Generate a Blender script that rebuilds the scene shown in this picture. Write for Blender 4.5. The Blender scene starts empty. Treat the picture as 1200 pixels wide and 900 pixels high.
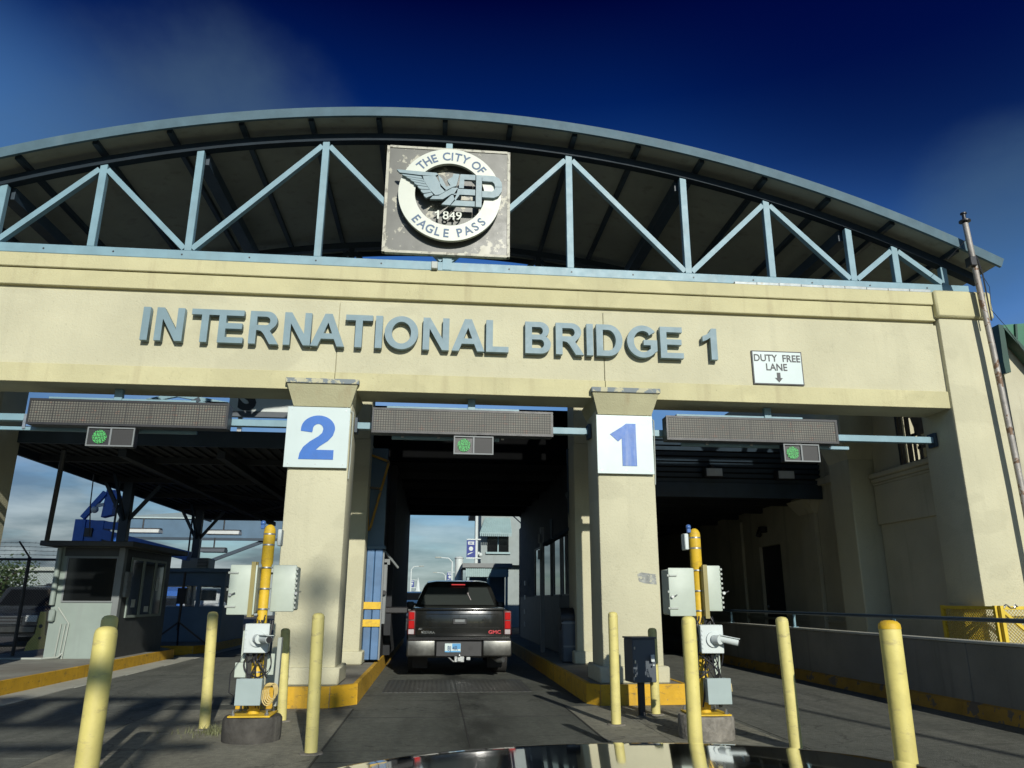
import bpy, bmesh, math, random
from mathutils import Vector, Matrix
random.seed(7)
S = bpy.context.scene
COL = S.collection
R = math.radians
# ------------------------------------------------------------------ camera (pixels refer to the 1200 x 900 photograph)
F, PITCH, YAW, ROLL, H = 885., R(16.0), R(5.5), R(.25), 1.32
FW = Vector((math.sin(YAW)*math.cos(PITCH), math.cos(YAW)*math.cos(PITCH), math.sin(PITCH)))
_r = Vector((math.cos(YAW), -math.sin(YAW), 0)); _u = _r.cross(FW)
RT = _r*math.cos(ROLL)+_u*math.sin(ROLL); UP = -_r*math.sin(ROLL)+_u*math.cos(ROLL)
def at(px, py, Y):                                   # survey helper: where a sight line meets the plane y = Y
    d = FW+RT*(px-600)/F-UP*(py-450)/F
    return Vector((0, 0, H))+d*(Y/d.y)
def zz(py, Y, px=520): return at(px, py, Y).z
def xx(px, Y, py=640): return at(px, py, Y).x

# ------------------------------------------------------------------ mesh builder
class MB:
    def __init__(s): s.bm = bmesh.new()
    def _mark(s): return set(s.bm.verts)
    def box(s, x0, x1, y0, y1, z0, z1, bev=0., rz=0., piv=None, seg=1):
        r = bmesh.ops.create_cube(s.bm, size=1.); vs = r['verts']
        for v in vs:
            v.co = Vector(((x0+x1)/2+v.co.x*(x1-x0), (y0+y1)/2+v.co.y*(y1-y0), (z0+z1)/2+v.co.z*(z1-z0)))
        if bev:
            es = list({e for v in vs for e in v.link_edges})
            r = bmesh.ops.bevel(s.bm, geom=es, offset=bev, segments=seg, affect='EDGES', profile=.5)
            vs = list(set(r['verts']) | {v for v in vs if v.is_valid})
        if rz:
            p = Vector(piv) if piv else Vector(((x0+x1)/2, (y0+y1)/2, 0))
            bmesh.ops.rotate(s.bm, verts=vs, cent=p, matrix=Matrix.Rotation(rz, 3, 'Z'))
        return s
    def hexa(s, p):                                   # 8 points: bottom ring 0-3, top ring 4-7
        v = [s.bm.verts.new(q) for q in p]
        for f in ((3,2,1,0),(4,5,6,7),(0,1,5,4),(1,2,6,5),(2,3,7,6),(3,0,4,7)): s.bm.faces.new([v[i] for i in f])
        return s
    def bar(s, a, b, w, d=None, up=(0,0,1)):          # square bar between two points
        a, b = Vector(a), Vector(b); d = d or w
        t = (b-a).normalized(); u = Vector(up)
        if abs(t.dot(u)) > .95: u = Vector((0,1,0))
        n = t.cross(u).normalized(); m = n.cross(t).normalized()
        q = [(-w/2,-d/2),(w/2,-d/2),(w/2,d/2),(-w/2,d/2)]
        return s.hexa([a+n*x+m*y for x,y in q]+[b+n*x+m*y for x,y in q])
    def cyl(s, a, b, r0, r1=None, n=16, caps=True):
        a, b = Vector(a), Vector(b); r1 = r0 if r1 is None else r1
        t = (b-a).normalized(); u = Vector((0,0,1)) if abs(t.z) < .95 else Vector((1,0,0))
        x = t.cross(u).normalized(); y = t.cross(x).normalized()
        A = [s.bm.verts.new(a+(x*math.cos(k*2*math.pi/n)+y*math.sin(k*2*math.pi/n))*r0) for k in range(n)]
        B = [s.bm.verts.new(b+(x*math.cos(k*2*math.pi/n)+y*math.sin(k*2*math.pi/n))*r1) for k in range(n)]
        for k in range(n): s.bm.faces.new((A[k], A[(k+1)%n], B[(k+1)%n], B[k]))
        if caps: s.bm.faces.new(A[::-1]); s.bm.faces.new(B)
        return s
    def tube(s, pts, r, n=6):
        pts = [Vector(p) for p in pts]; rings = []
        for i, p in enumerate(pts):
            t = (pts[min(i+1, len(pts)-1)]-pts[max(i-1, 0)]).normalized()
            u = Vector((0,0,1)) if abs(t.z) < .9 else Vector((1,0,0))
            x = t.cross(u).normalized(); y = t.cross(x).normalized()
            rings.append([s.bm.verts.new(p+(x*math.cos(k*2*math.pi/n)+y*math.sin(k*2*math.pi/n))*r) for k in range(n)])
        for A, B in zip(rings, rings[1:]):
            for k in range(n): s.bm.faces.new((A[k], A[(k+1)%n], B[(k+1)%n], B[k]))
        s.bm.faces.new(rings[0][::-1]); s.bm.faces.new(rings[-1])
        return s
    def lathe(s, prof, c=(0,0,0), n=20):              # prof: (radius, z) from the bottom up
        c = Vector(c); rings = []
        for r, z in prof:
            if r < 1e-5: rings.append([s.bm.verts.new(c+Vector((0,0,z)))])
            else: rings.append([s.bm.verts.new(c+Vector((r*math.cos(k*2*math.pi/n), r*math.sin(k*2*math.pi/n), z))) for k in range(n)])
        for A, B in zip(rings, rings[1:]):
            for k in range(n):
                if len(B) == 1: s.bm.faces.new((A[k], A[(k+1)%n], B[0]))
                elif len(A) == 1: s.bm.faces.new((A[0], B[(k+1)%n], B[k]))
                else: s.bm.faces.new((A[k], A[(k+1)%n], B[(k+1)%n], B[k]))
        if len(rings[0]) > 1: s.bm.faces.new(rings[0][::-1])
        if len(rings[-1]) > 1: s.bm.faces.new(rings[-1])
        return s
    def sph(s, c, r, sx=1, sy=1, sz=1, n=12):
        q = bmesh.ops.create_uvsphere(s.bm, u_segments=n, v_segments=n//2+2, radius=r)
        for v in q['verts']: v.co = Vector((v.co.x*sx+c[0], v.co.y*sy+c[1], v.co.z*sz+c[2]))
        return s
    def poly(s, pts, d):                              # planar polygon extruded by vector d
        d = Vector(d); a = [s.bm.verts.new(p) for p in pts]; b = [s.bm.verts.new(Vector(p)+d) for p in pts]
        n = len(pts); s.bm.faces.new(a); s.bm.faces.new(b[::-1])
        for k in range(n): s.bm.faces.new((a[(k+1)%n], a[k], b[k], b[(k+1)%n]))
        return s
    def quad(s, *p): s.bm.faces.new([s.bm.verts.new(q) for q in p]); return s
    def loft(s, rings, cap=True):                     # list of closed rings with equal point counts
        R_ = [[s.bm.verts.new(p) for p in r] for r in rings]; n = len(R_[0])
        for A, B in zip(R_, R_[1:]):
            for k in range(n): s.bm.faces.new((A[k], A[(k+1)%n], B[(k+1)%n], B[k]))
        if cap: s.bm.faces.new(R_[0][::-1]); s.bm.faces.new(R_[-1])
        return s
    def mesh(s, me, M):                               # add another mesh's geometry
        k = len(s.bm.verts); s.bm.from_mesh(me); s.bm.verts.ensure_lookup_table()
        for v in s.bm.verts[k:]: v.co = M @ v.co
        return s
    def build(s, name, mat, parent=None, smooth=True, ang=40):
        bmesh.ops.recalc_face_normals(s.bm, faces=s.bm.faces)
        if smooth:
            for f in s.bm.faces: f.smooth = True
            for e in s.bm.edges:
                if len(e.link_faces) == 2 and e.calc_face_angle(0) > R(ang): e.smooth = False
        o = origin(parent) if parent else Vector()
        if parent is None:                            # a thing that is one mesh gets its origin at its own base
            xs = [v.co for v in s.bm.verts]
            o = Vector((sum(c.x for c in xs)/len(xs), sum(c.y for c in xs)/len(xs), min(c.z for c in xs)))
        for v in s.bm.verts: v.co -= o
        me = bpy.data.meshes.new(name); s.bm.to_mesh(me); s.bm.free()
        me.materials.append(M[mat] if isinstance(mat, str) else mat)
        ob = bpy.data.objects.new(name, me); COL.objects.link(ob)
        if parent: ob.parent = parent; ORG[ob.name] = o
        else: ob.location = o; ORG[ob.name] = o
        return ob
ORG = {}
def origin(o): return ORG[o.name]
def tag(o, label=None, cat=None, group=None, kind=None):
    if label: o['label'] = label
    if cat: o['category'] = cat
    if group: o['group'] = group
    if kind: o['kind'] = kind
    return o
def thing(name, loc, label, cat, group=None):
    o = bpy.data.objects.new(name, None); COL.objects.link(o); o.location = loc; o.empty_display_size = .2
    ORG[o.name] = Vector(loc); tag(o, label, cat, group); return o
def copy_tree(o, loc=None, label=None, parent=None):
    c = o.copy(); COL.objects.link(c); ORG[c.name] = origin(o)
    if parent: c.parent = parent
    else:
        c.location = loc; c['label'] = label
    for ch in list(o.children): copy_tree(ch, parent=c)
    return c
def struct(ob): ob['kind'] = 'structure'; return ob

# ------------------------------------------------------------------ materials
M = {}
def nodes(name):
    m = bpy.data.materials.new(name); m.use_nodes = True; nt = m.node_tree; M[name] = m
    b = nt.nodes['Principled BSDF']; return m, nt, b
def lk(nt, a, b): nt.links.new(a, b)
def N(nt, t, **kw):
    n = nt.nodes.new(t)
    for k, v in kw.items():
        if k.startswith('i_'): n.inputs[k[2:].replace('_', ' ')].default_value = v
        else: setattr(n, k, v)
    return n
def ramp(nt, src, p0, p1, c0=(0,0,0,1), c1=(1,1,1,1)):
    r = N(nt, 'ShaderNodeValToRGB'); e = r.color_ramp.elements
    e[0].position, e[1].position = p0, p1; e[0].color, e[1].color = c0, c1
    lk(nt, src, r.inputs[0]); return r.outputs[0]
def mixc(nt, fac, a, b, mode='MIX'):
    m = N(nt, 'ShaderNodeMix', data_type='RGBA', blend_type=mode)
    for sock, v in ((m.inputs[0], fac), (m.inputs[6], a), (m.inputs[7], b)):
        if hasattr(v, 'is_linked'): lk(nt, v, sock)
        else: sock.default_value = v if not isinstance(v, tuple) else (*v[:3], 1)
    return m.outputs[2]
def noise(nt, scale, detail=4, vec=None, rough=.55, sc=None):
    n = N(nt, 'ShaderNodeTexNoise'); n.inputs['Scale'].default_value = scale; n.inputs['Detail'].default_value = detail
    n.inputs['Roughness'].default_value = rough
    tc = N(nt, 'ShaderNodeTexCoord').outputs['Object']
    if sc:
        mp = N(nt, 'ShaderNodeMapping'); mp.inputs['Scale'].default_value = sc; lk(nt, tc, mp.inputs[0]); tc = mp.outputs[0]
    lk(nt, tc, n.inputs['Vector']); return n.outputs['Fac']
def mat(name, col, rough=.6, metal=0., var=.12, scale=3., bump=.08, bscale=70., streak=None, sfac=.5, chip=None, cpos=.66, cscale=9., coat=0., spec=.5, mottle=None, blotch=False, scuff=None):
    m, nt, b = nodes(name)
    c = mixc(nt, ramp(nt, noise(nt, scale, 6), .3, .72), tuple(x*(1-var) for x in col), tuple(min(x*(1+var), 1) for x in col))
    if mottle: c = mixc(nt, ramp(nt, noise(nt, .7, 5), .42, .68), c, mottle)
    if streak:
        f = ramp(nt, noise(nt, 2.2, 6, sc=(2.2, 2.2, .16)), .56, .78, (0,0,0,1), (sfac, sfac, sfac, 1))
        c = mixc(nt, f, c, streak)
    if blotch:                                          # repaired patches, fine pitting and hairline cracks
        c = mixc(nt, ramp(nt, noise(nt, .55, 3, sc=(1,1,1.6)), .575, .60, (0,0,0,1), (.45,.45,.45,1)), c, tuple(x*.86 for x in col))
        c = mixc(nt, ramp(nt, noise(nt, 26, 4), .66, .74, (0,0,0,1), (.5,.5,.5,1)), c, tuple(x*.62 for x in col))
        c = mixc(nt, ramp(nt, noise(nt, 3.4, 8, sc=(3.2,3.2,.22), rough=.7), .64, .84, (0,0,0,1), (.4,.4,.4,1)), c, tuple(x*.62 for x in col))
        cv = N(nt, 'ShaderNodeTexVoronoi', feature='DISTANCE_TO_EDGE'); cv.inputs['Scale'].default_value = .33
        nz = N(nt, 'ShaderNodeTexNoise'); nz.inputs['Scale'].default_value = 3.; nz.inputs['Detail'].default_value = 6; ad = N(nt, 'ShaderNodeVectorMath', operation='ADD'); tcc = N(nt, 'ShaderNodeTexCoord').outputs['Object']
        lk(nt, tcc, nz.inputs['Vector']); lk(nt, tcc, ad.inputs[0]); lk(nt, nz.outputs['Color'], ad.inputs[1]); lk(nt, ad.outputs[0], cv.inputs['Vector'])
        c = mixc(nt, ramp(nt, cv.outputs['Distance'], .0008, .0025, (.16,.16,.16,1), (0,0,0,1)), c, tuple(x*.5 for x in col))
    if scuff:
        c = mixc(nt, ramp(nt, noise(nt, 6, 8, sc=(1,1,2.6), rough=.75), .55, .66, (0,0,0,1), (.8,.8,.8,1)), c, scuff)
        c = mixc(nt, ramp(nt, noise(nt, 30, 5, sc=(1,1,.35), rough=.7), .69, .72), c, tuple(x*.35 for x in scuff))
    if chip: c = mixc(nt, ramp(nt, noise(nt, cscale, 8, rough=.68), cpos, cpos+.015), c, chip)
    lk(nt, c, b.inputs['Base Color'])
    rr = N(nt, 'ShaderNodeMapRange'); rr.inputs[3].default_value = max(rough-.1, .02); rr.inputs[4].default_value = min(rough+.1, 1)
    lk(nt, noise(nt, scale*2.3, 5), rr.inputs[0]); lk(nt, rr.outputs[0], b.inputs['Roughness'])
    b.inputs['Metallic'].default_value = metal; b.inputs['Coat Weight'].default_value = coat; b.inputs['Specular IOR Level'].default_value = spec
    b.inputs['Coat Roughness'].default_value = .03
    if bump:
        bp = N(nt, 'ShaderNodeBump'); bp.inputs['Strength'].default_value = bump; bp.inputs['Distance'].default_value = .02
        lk(nt, noise(nt, bscale, 6), bp.inputs['Height']); lk(nt, bp.outputs[0], b.inputs['Normal'])
    return m
mat('stucco', (.505,.482,.335), .9, var=.08, scale=1.1, bump=.35, bscale=38, blotch=True, streak=(.36,.345,.24), sfac=.3, spec=.2)
mat('stucco_band', (.505,.472,.28), .9, var=.09, scale=1.6, bump=.3, bscale=38, blotch=True, streak=(.33,.28,.17), sfac=.55, spec=.2)
mat('stucco_cap', (.42,.40,.25), .9, var=.1, scale=2, bump=.35, bscale=38, streak=(.34,.27,.16), sfac=.8, spec=.2)
mat('cap_edge', (.46,.44,.30), .85, var=.1, scale=3, bump=.3, chip=(.2,.23,.24), cpos=.47, cscale=7, spec=.2)
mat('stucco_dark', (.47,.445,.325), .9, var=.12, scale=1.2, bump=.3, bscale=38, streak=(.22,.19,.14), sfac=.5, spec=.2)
mat('joint', (.16,.13,.08), .95, spec=.1)
mat('fascia_blue', (.075,.13,.16), .6, spec=.25, var=.15, scale=4, bump=.05, streak=(.11,.16,.18), sfac=.5, chip=(.5,.53,.5), cpos=.75, cscale=5)
mat('blue_steel', (.175,.295,.345), .5, var=.12, scale=4, bump=.06, bscale=20, streak=(.2,.25,.26), sfac=.4, chip=(.55,.57,.55), cpos=.735, cscale=6)
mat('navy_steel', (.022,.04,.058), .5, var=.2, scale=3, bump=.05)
mat('deck_under', (.30,.315,.265), .75, var=.14, scale=1.2, bump=.05, streak=(.12,.11,.09))
mat('roof_top', (.2,.3,.34), .5, var=.1)
mat('letter_blue', (.165,.25,.28), .55, var=.08, scale=5, bump=.05)
mat('letter_side', (.12,.17,.2), .6, var=.1)
mat('bollard', (.60,.53,.185), .62, scuff=(.34,.29,.14), var=.12, scale=7, bump=.12, bscale=24, streak=(.42,.36,.18), sfac=.5, chip=(.10,.075,.05), cpos=.685, cscale=13)
mat('bollard_b', (.62,.54,.17), .6, scuff=(.44,.37,.15), var=.14, scale=5, bump=.12, bscale=20, streak=(.45,.38,.17), sfac=.5, chip=(.10,.07,.05), cpos=.68, cscale=9)
mat('mast_yellow', (.62,.40,.02), .6, scuff=(.42,.27,.04), var=.12, scale=9, bump=.08, chip=(.2,.12,.05), cpos=.73, cscale=15)
mat('kerb_yellow', (.56,.32,.012), .75, var=.12, scale=6, bump=.3, bscale=30, streak=(.25,.16,.04), sfac=.7, scuff=(.15,.105,.04), chip=(.16,.14,.10), cpos=.67, cscale=11)
mat('kerb_yellow_dirty', (.33,.19,.025), .8, var=.3, scale=3, bump=.3, bscale=30, chip=(.13,.11,.08), cpos=.56, cscale=5)
mat('cabinet', (.42,.475,.40), .5, var=.07, scale=5, bump=.03, streak=(.26,.27,.22), sfac=.7, chip=(.3,.29,.22), cpos=.73, cscale=10)
mat('cabinet_side', (.34,.37,.33), .5, var=.06, bump=.02)
mat('grey_green', (.30,.37,.36), .5, var=.06, scale=5, bump=.02)
mat('dark_grey_box', (.065,.08,.095), .5, var=.1, bump=.03)
mat('steel', (.45,.46,.45), .35, metal=.9, var=.12, scale=20, bump=.04)
mat('rust_iron', (.10,.085,.065), .8, var=.35, scale=8, bump=.1)
mat('galv', (.33,.31,.28), .6, metal=.35, var=.3, scale=5, bump=.2, bscale=15, streak=(.19,.13,.09), sfac=.9, chip=(.16,.10,.06), cpos=.56, cscale=5)
mat('galv_bright', (.30,.33,.33), .5, metal=.3, var=.2, scale=9, bump=.1, chip=(.3,.29,.25), cpos=.62)
mat('patch_grey', (.27,.28,.26), .85, var=.3, scale=14, chip=(.45,.44,.33), cpos=.56, cscale=20, spec=.2)
mat('joint_tar', (.018,.018,.017), .8)
mat('chord_dark', (.010,.019,.028), .6, spec=.2, var=.2)
mat('shade_black', (.0035,.0037,.004), .9, spec=.05)  # shade put into the colour: keeps the sunlit lane fascia looking dark
mat('black_plastic', (.012,.012,.013), .5, var=.1)
mat('cable', (.02,.02,.022), .5)
mat('cable_tan', (.55,.42,.16), .5)
mat('white_paint', (.52,.57,.55), .5, var=.04, scale=4, bump=.03, streak=(.6,.62,.6), sfac=.4)
mat('sign_white', (.49,.575,.555), .4, var=.03, scale=4, bump=.015)
mat('sign_blue', (.008,.115,.43), .45, var=.08, scale=8)
mat('sign_blue_worn', (.012,.11,.40), .45, var=.1, scale=8, streak=(.4,.46,.55), sfac=.7, chip=(.5,.57,.6), cpos=.64, cscale=5)
mat('sign_black', (.02,.022,.024), .5)
mat('ring_white', (.51,.54,.46), .4, var=.04, scale=4, bump=.02)
mat('sign_navy', (.03,.085,.17), .5)
mat('plaque', (.082,.085,.068), .4, var=.25, scale=2.5, bump=.05, chip=(.34,.33,.25), cpos=.565, cscale=2.6)
mat('plaque_edge', (.4,.39,.31), .5, var=.15, scale=6, chip=(.2,.19,.15), cpos=.56, cscale=9)
mat('emblem', (.175,.26,.285), .45, var=.08, scale=6, bump=.03, chip=(.7,.7,.66), cpos=.72, cscale=8)
mat('concrete', (.27,.265,.225), .9, var=.16, scale=2.5, bump=.35, bscale=45, mottle=(.19,.175,.145), spec=.2)
mat('concrete_light', (.40,.40,.34), .9, var=.12, scale=2.5, bump=.3, bscale=45, streak=(.2,.19,.16), spec=.2)
mat('concrete_wall', (.20,.195,.165), .9, var=.16, scale=1.3, bump=.3, bscale=40, streak=(.1,.095,.08), sfac=.7, spec=.2)
mat('concrete_base', (.21,.195,.165), .95, var=.3, scale=14, bump=.8, bscale=28, streak=(.08,.075,.065), sfac=.9, spec=.2)
mat('concrete_old', (.07,.066,.058), .95, var=.3, scale=10, bump=.6, bscale=28, streak=(.2,.19,.16), sfac=.6, spec=.2)
mat('booth_grey', (.235,.285,.255), .6, var=.08, scale=2.5, bump=.06, streak=(.2,.22,.21), sfac=.5)
mat('booth_trim', (.17,.185,.185), .55, var=.1)
mat('booth_dark', (.045,.05,.05), .6, var=.15)
mat('booth_blue', (.07,.13,.19), .55, var=.12, scale=2, bump=.05)
mat('booth_blue_light', (.075,.16,.30), .55, var=.2, scale=4, bump=.08, streak=(.05,.09,.16), sfac=.6, chip=(.25,.24,.22), cpos=.72)
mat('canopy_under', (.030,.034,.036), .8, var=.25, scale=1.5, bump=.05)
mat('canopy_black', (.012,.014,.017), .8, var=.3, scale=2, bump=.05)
mat('canopy_pale', (.34,.42,.41), .6, var=.08)
mat('bright_blue', (.02,.13,.50), .45, var=.15, scale=3, bump=.05)
mat('roof_green_dark', (.012,.05,.032), .5)
mat('roof_green', (.035,.15,.085), .5, var=.12)
mat('rail_navy', (.045,.075,.105), .45, var=.12)
mat('gate_yellow', (.60,.43,.03), .5, var=.12, scale=8, bump=.06, chip=(.25,.15,.05), cpos=.7)
mat('truck_black', (.008,.009,.0085), .17, var=.3, scale=2, bump=0, coat=.4, spec=.4, mottle=(.02,.02,.018))
mat('truck_trim', (.018,.018,.019), .45, var=.1)
mat('hood_black', (.004,.004,.0045), .05, var=.1, scale=2, bump=0, coat=1.)
mat('chrome', (.62,.63,.64), .14, metal=1., var=.1, scale=5, bump=.03, bscale=12)
mat('bumper', (.13,.13,.12), .38, metal=1., var=.25, scale=6, bump=.05, bscale=10)
mat('tyre', (.022,.021,.02), .85, var=.15, bump=.1)
mat('red_badge', (.45,.02,.03), .4)
mat('car_dark', (.025,.03,.035), .25, coat=.7, bump=0)
mat('car_blue', (.03,.07,.14), .25, coat=.7, bump=0)
mat('car_white', (.65,.66,.66), .3, coat=.7, bump=0)
mat('awning', (.27,.38,.38), .6, var=.07, streak=(.2,.28,.28))
mat('siding', (.26,.30,.29), .7, var=.08, streak=(.2,.22,.21))
mat('bark', (.07,.05,.035), .9, bump=.4, bscale=20)
mat('leaf', (.05,.085,.025), .6, var=.4, scale=4, bump=0)
mat('grass_blade', (.14,.15,.07), .7, var=.4, scale=8, bump=0)
mat('soil', (.09,.075,.055), .95, var=.3, scale=8, bump=.6, bscale=30)
mat('barrier_yellow', (.62,.52,.12), .7, var=.12)
mat('diffuser', (.5,.52,.5), .5)
mat('terrain_soil', (.16,.145,.11), .95, var=.25, scale=.2, bump=.3, bscale=6, mottle=(.10,.11,.06))

def glass(name, col, rough=.04, trans=0.):
    m, nt, b = nodes(name); b.inputs['Base Color'].default_value = (*col, 1); b.inputs['Roughness'].default_value = rough
    b.inputs['Specular IOR Level'].default_value = .6; b.inputs['Transmission Weight'].default_value = trans
    return m
glass('glass_dark', (.006,.007,.0075), .12); glass('glass_booth', (.02,.024,.026)); glass('truck_glass', (.028,.033,.031), .03)
glass('glass_clear', (.75,.8,.82), .02, .92)
def emit(name, col, s, base=(.02,.02,.02)):
    m, nt, b = nodes(name); b.inputs['Base Color'].default_value = (*base, 1); b.inputs['Emission Color'].default_value = (*col, 1); b.inputs['Emission Strength'].default_value = s
emit('tail_red', (1,.02,.02), .38, (.10,.0,.0)); M['tail_red'].node_tree.nodes['Principled BSDF'].inputs['Specular IOR Level'].default_value = .1; emit('tail_red_dark', (1,.03,.03), .0, (.07,.004,.005)); emit('brake_strip', (1,.08,.08), .6, (.4,.02,.02))
mat('tail_clear', (.4,.36,.36), .15, bump=0)

def asphalt(name, a, b_, patch, pscale=.35, drip=None):
    m, nt, b = nodes(name)
    c = mixc(nt, ramp(nt, noise(nt, pscale, 7, rough=.62), .36, .66), a, b_)
    c = mixc(nt, ramp(nt, noise(nt, 1.1, 6, sc=(2.4, .28, 1)), .5, .75, (0,0,0,1), (.75,.75,.75,1)), c, patch)     # tyre wear along the lane
    g = N(nt, 'ShaderNodeTexVoronoi'); g.inputs['Scale'].default_value = 95
    lk(nt, N(nt, 'ShaderNodeTexCoord').outputs['Object'], g.inputs['Vector'])
    c = mixc(nt, .35, c, ramp(nt, g.outputs['Distance'], .1, .75, (.55,.55,.55,1), (1.25,1.25,1.25,1)), 'MULTIPLY')
    c = mixc(nt, .8, c, ramp(nt, noise(nt, 14, 8, rough=.72), .32, .68, (.66,.66,.66,1), (1.3,1.3,1.3,1)), 'MULTIPLY')
    c = mixc(nt, ramp(nt, noise(nt, 48, 3), .70, .74), c, tuple(min(x*2.1,.5) for x in b_))                        # light grit
    c = mixc(nt, ramp(nt, noise(nt, 2.1, 6, sc=(.35, 2.2, 1)), .60, .70, (0,0,0,1), (.6,.6,.6,1)), c, tuple(x*.62 for x in a))
    c = mixc(nt, ramp(nt, noise(nt, 5.5, 8, rough=.7), .68, .71), c, tuple(x*.45 for x in a))                       # oil spots
    cr = N(nt, 'ShaderNodeTexVoronoi', feature='DISTANCE_TO_EDGE'); cr.inputs['Scale'].default_value = .42
    mp = N(nt, 'ShaderNodeVectorMath', operation='ADD'); nz = N(nt, 'ShaderNodeTexNoise'); nz.inputs['Scale'].default_value = 2.5; nz.inputs['Detail'].default_value = 5
    tc = N(nt, 'ShaderNodeTexCoord').outputs['Object']; lk(nt, tc, nz.inputs['Vector']); lk(nt, tc, mp.inputs[0]); lk(nt, nz.outputs['Color'], mp.inputs[1]); lk(nt, mp.outputs[0], cr.inputs['Vector'])
    c = mixc(nt, ramp(nt, cr.outputs['Distance'], .002, .007, (.7,.7,.7,1), (0,0,0,1)), c, tuple(x*.35 for x in a))
    if drip is not None:                                # oil line along the middle of the lane
        sp = N(nt, 'ShaderNodeSeparateXYZ'); lk(nt, N(nt, 'ShaderNodeTexCoord').outputs['Object'], sp.inputs[0])
        ab = N(nt, 'ShaderNodeMath', operation='SUBTRACT'); lk(nt, sp.outputs[0], ab.inputs[0]); ab.inputs[1].default_value = drip
        ab2 = N(nt, 'ShaderNodeMath', operation='ABSOLUTE'); lk(nt, ab.outputs[0], ab2.inputs[0])
        mu = N(nt, 'ShaderNodeMath', operation='MULTIPLY'); lk(nt, ramp(nt, ab2.outputs[0], .12, .62, (1,1,1,1), (0,0,0,1)), mu.inputs[0]); lk(nt, ramp(nt, noise(nt, 2.6, 7, sc=(1,.35,1), rough=.65), .38, .62), mu.inputs[1])
        c = mixc(nt, mu.outputs[0], c, tuple(x*.42 for x in a))
    lk(nt, c, b.inputs['Base Color']); b.inputs['Roughness'].default_value = .85; b.inputs['Specular IOR Level'].default_value = .25
    bp = N(nt, 'ShaderNodeBump'); bp.inputs['Strength'].default_value = .45; bp.inputs['Distance'].default_value = .012
    lk(nt, g.outputs['Distance'], bp.inputs['Height']); lk(nt, bp.outputs[0], b.inputs['Normal'])
asphalt('asphalt', (.082,.088,.075), (.125,.130,.11), (.054,.058,.05), drip=-.08)
asphalt('asphalt_dark', (.088,.085,.08), (.12,.116,.108), (.06,.058,.055))
asphalt('concrete_pad', (.185,.18,.143), (.25,.243,.19), (.12,.118,.096), .6)
asphalt('asphalt_worn', (.105,.110,.094), (.155,.158,.134), (.072,.075,.066), .5)

asphalt('asphalt_left', (.115,.121,.103), (.165,.17,.145), (.068,.072,.063), .6)
def plate_mat():
    m, nt, b = nodes('tread_plate'); v = N(nt, 'ShaderNodeTexVoronoi', voronoi_dimensions='2D'); v.inputs['Scale'].default_value = 14; v.inputs['Randomness'].default_value = .25
    lk(nt, N(nt, 'ShaderNodeTexCoord').outputs['Object'], v.inputs['Vector'])
    c = mixc(nt, ramp(nt, v.outputs['Distance'], .2, .45), (.072,.075,.066), (.038,.040,.036)); lk(nt, c, b.inputs['Base Color'])
    b.inputs['Roughness'].default_value = .6; bp = N(nt, 'ShaderNodeBump'); bp.inputs['Strength'].default_value = .6; bp.inputs['Distance'].default_value = .015; bp.invert = True
    lk(nt, v.outputs['Distance'], bp.inputs['Height']); lk(nt, bp.outputs[0], b.inputs['Normal'])
plate_mat()
def dots(name, pitch, base, dot, r, emitc=None, es=0., tint=None, glow_on_off=False):
    m, nt, b = nodes(name)
    tc = N(nt, 'ShaderNodeTexCoord').outputs['Object']; mp = N(nt, 'ShaderNodeMapping'); mp.inputs['Rotation'].default_value = (R(90), 0, 0); mp.inputs['Scale'].default_value = (1/pitch,)*3
    lk(nt, tc, mp.inputs[0])
    v = N(nt, 'ShaderNodeTexVoronoi', voronoi_dimensions='2D'); v.inputs['Scale'].default_value = 1; v.inputs['Randomness'].default_value = 0 if not emitc else .35
    lk(nt, mp.outputs[0], v.inputs['Vector'])
    f = ramp(nt, v.outputs['Distance'], r, r+.12, (1,1,1,1), (0,0,0,1))
    d = dot if emitc else mixc(nt, ramp(nt, noise(nt, 2.2, 5), .3, .7), tuple(x*.72 for x in dot), tuple(x*1.2 for x in dot))
    if tint: d = mixc(nt, ramp(nt, noise(nt, 9, 3, sc=(1, 1, 2.2)), .58, .66), d, tint)
    lk(nt, mixc(nt, f, base, d), b.inputs['Base Color']); b.inputs['Roughness'].default_value = .6
    if emitc:
        b.inputs['Emission Color'].default_value = (*emitc, 1); mm = N(nt, 'ShaderNodeMath', operation='MULTIPLY'); mm.inputs[1].default_value = es
        lk(nt, f, mm.inputs[0]); lk(nt, mm.outputs[0], b.inputs['Emission Strength'])
dots('led_face', .036, (.026,.025,.021), (.115,.112,.09), .32, tint=(.15,.095,.07))
dots('signal_green', .021, (.01,.035,.012), (.03,.12,.04), .30, (.10,.80,.17), .7)
dots('signal_off', .021, (.022,.022,.022), (.032,.032,.03), .3)

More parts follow.
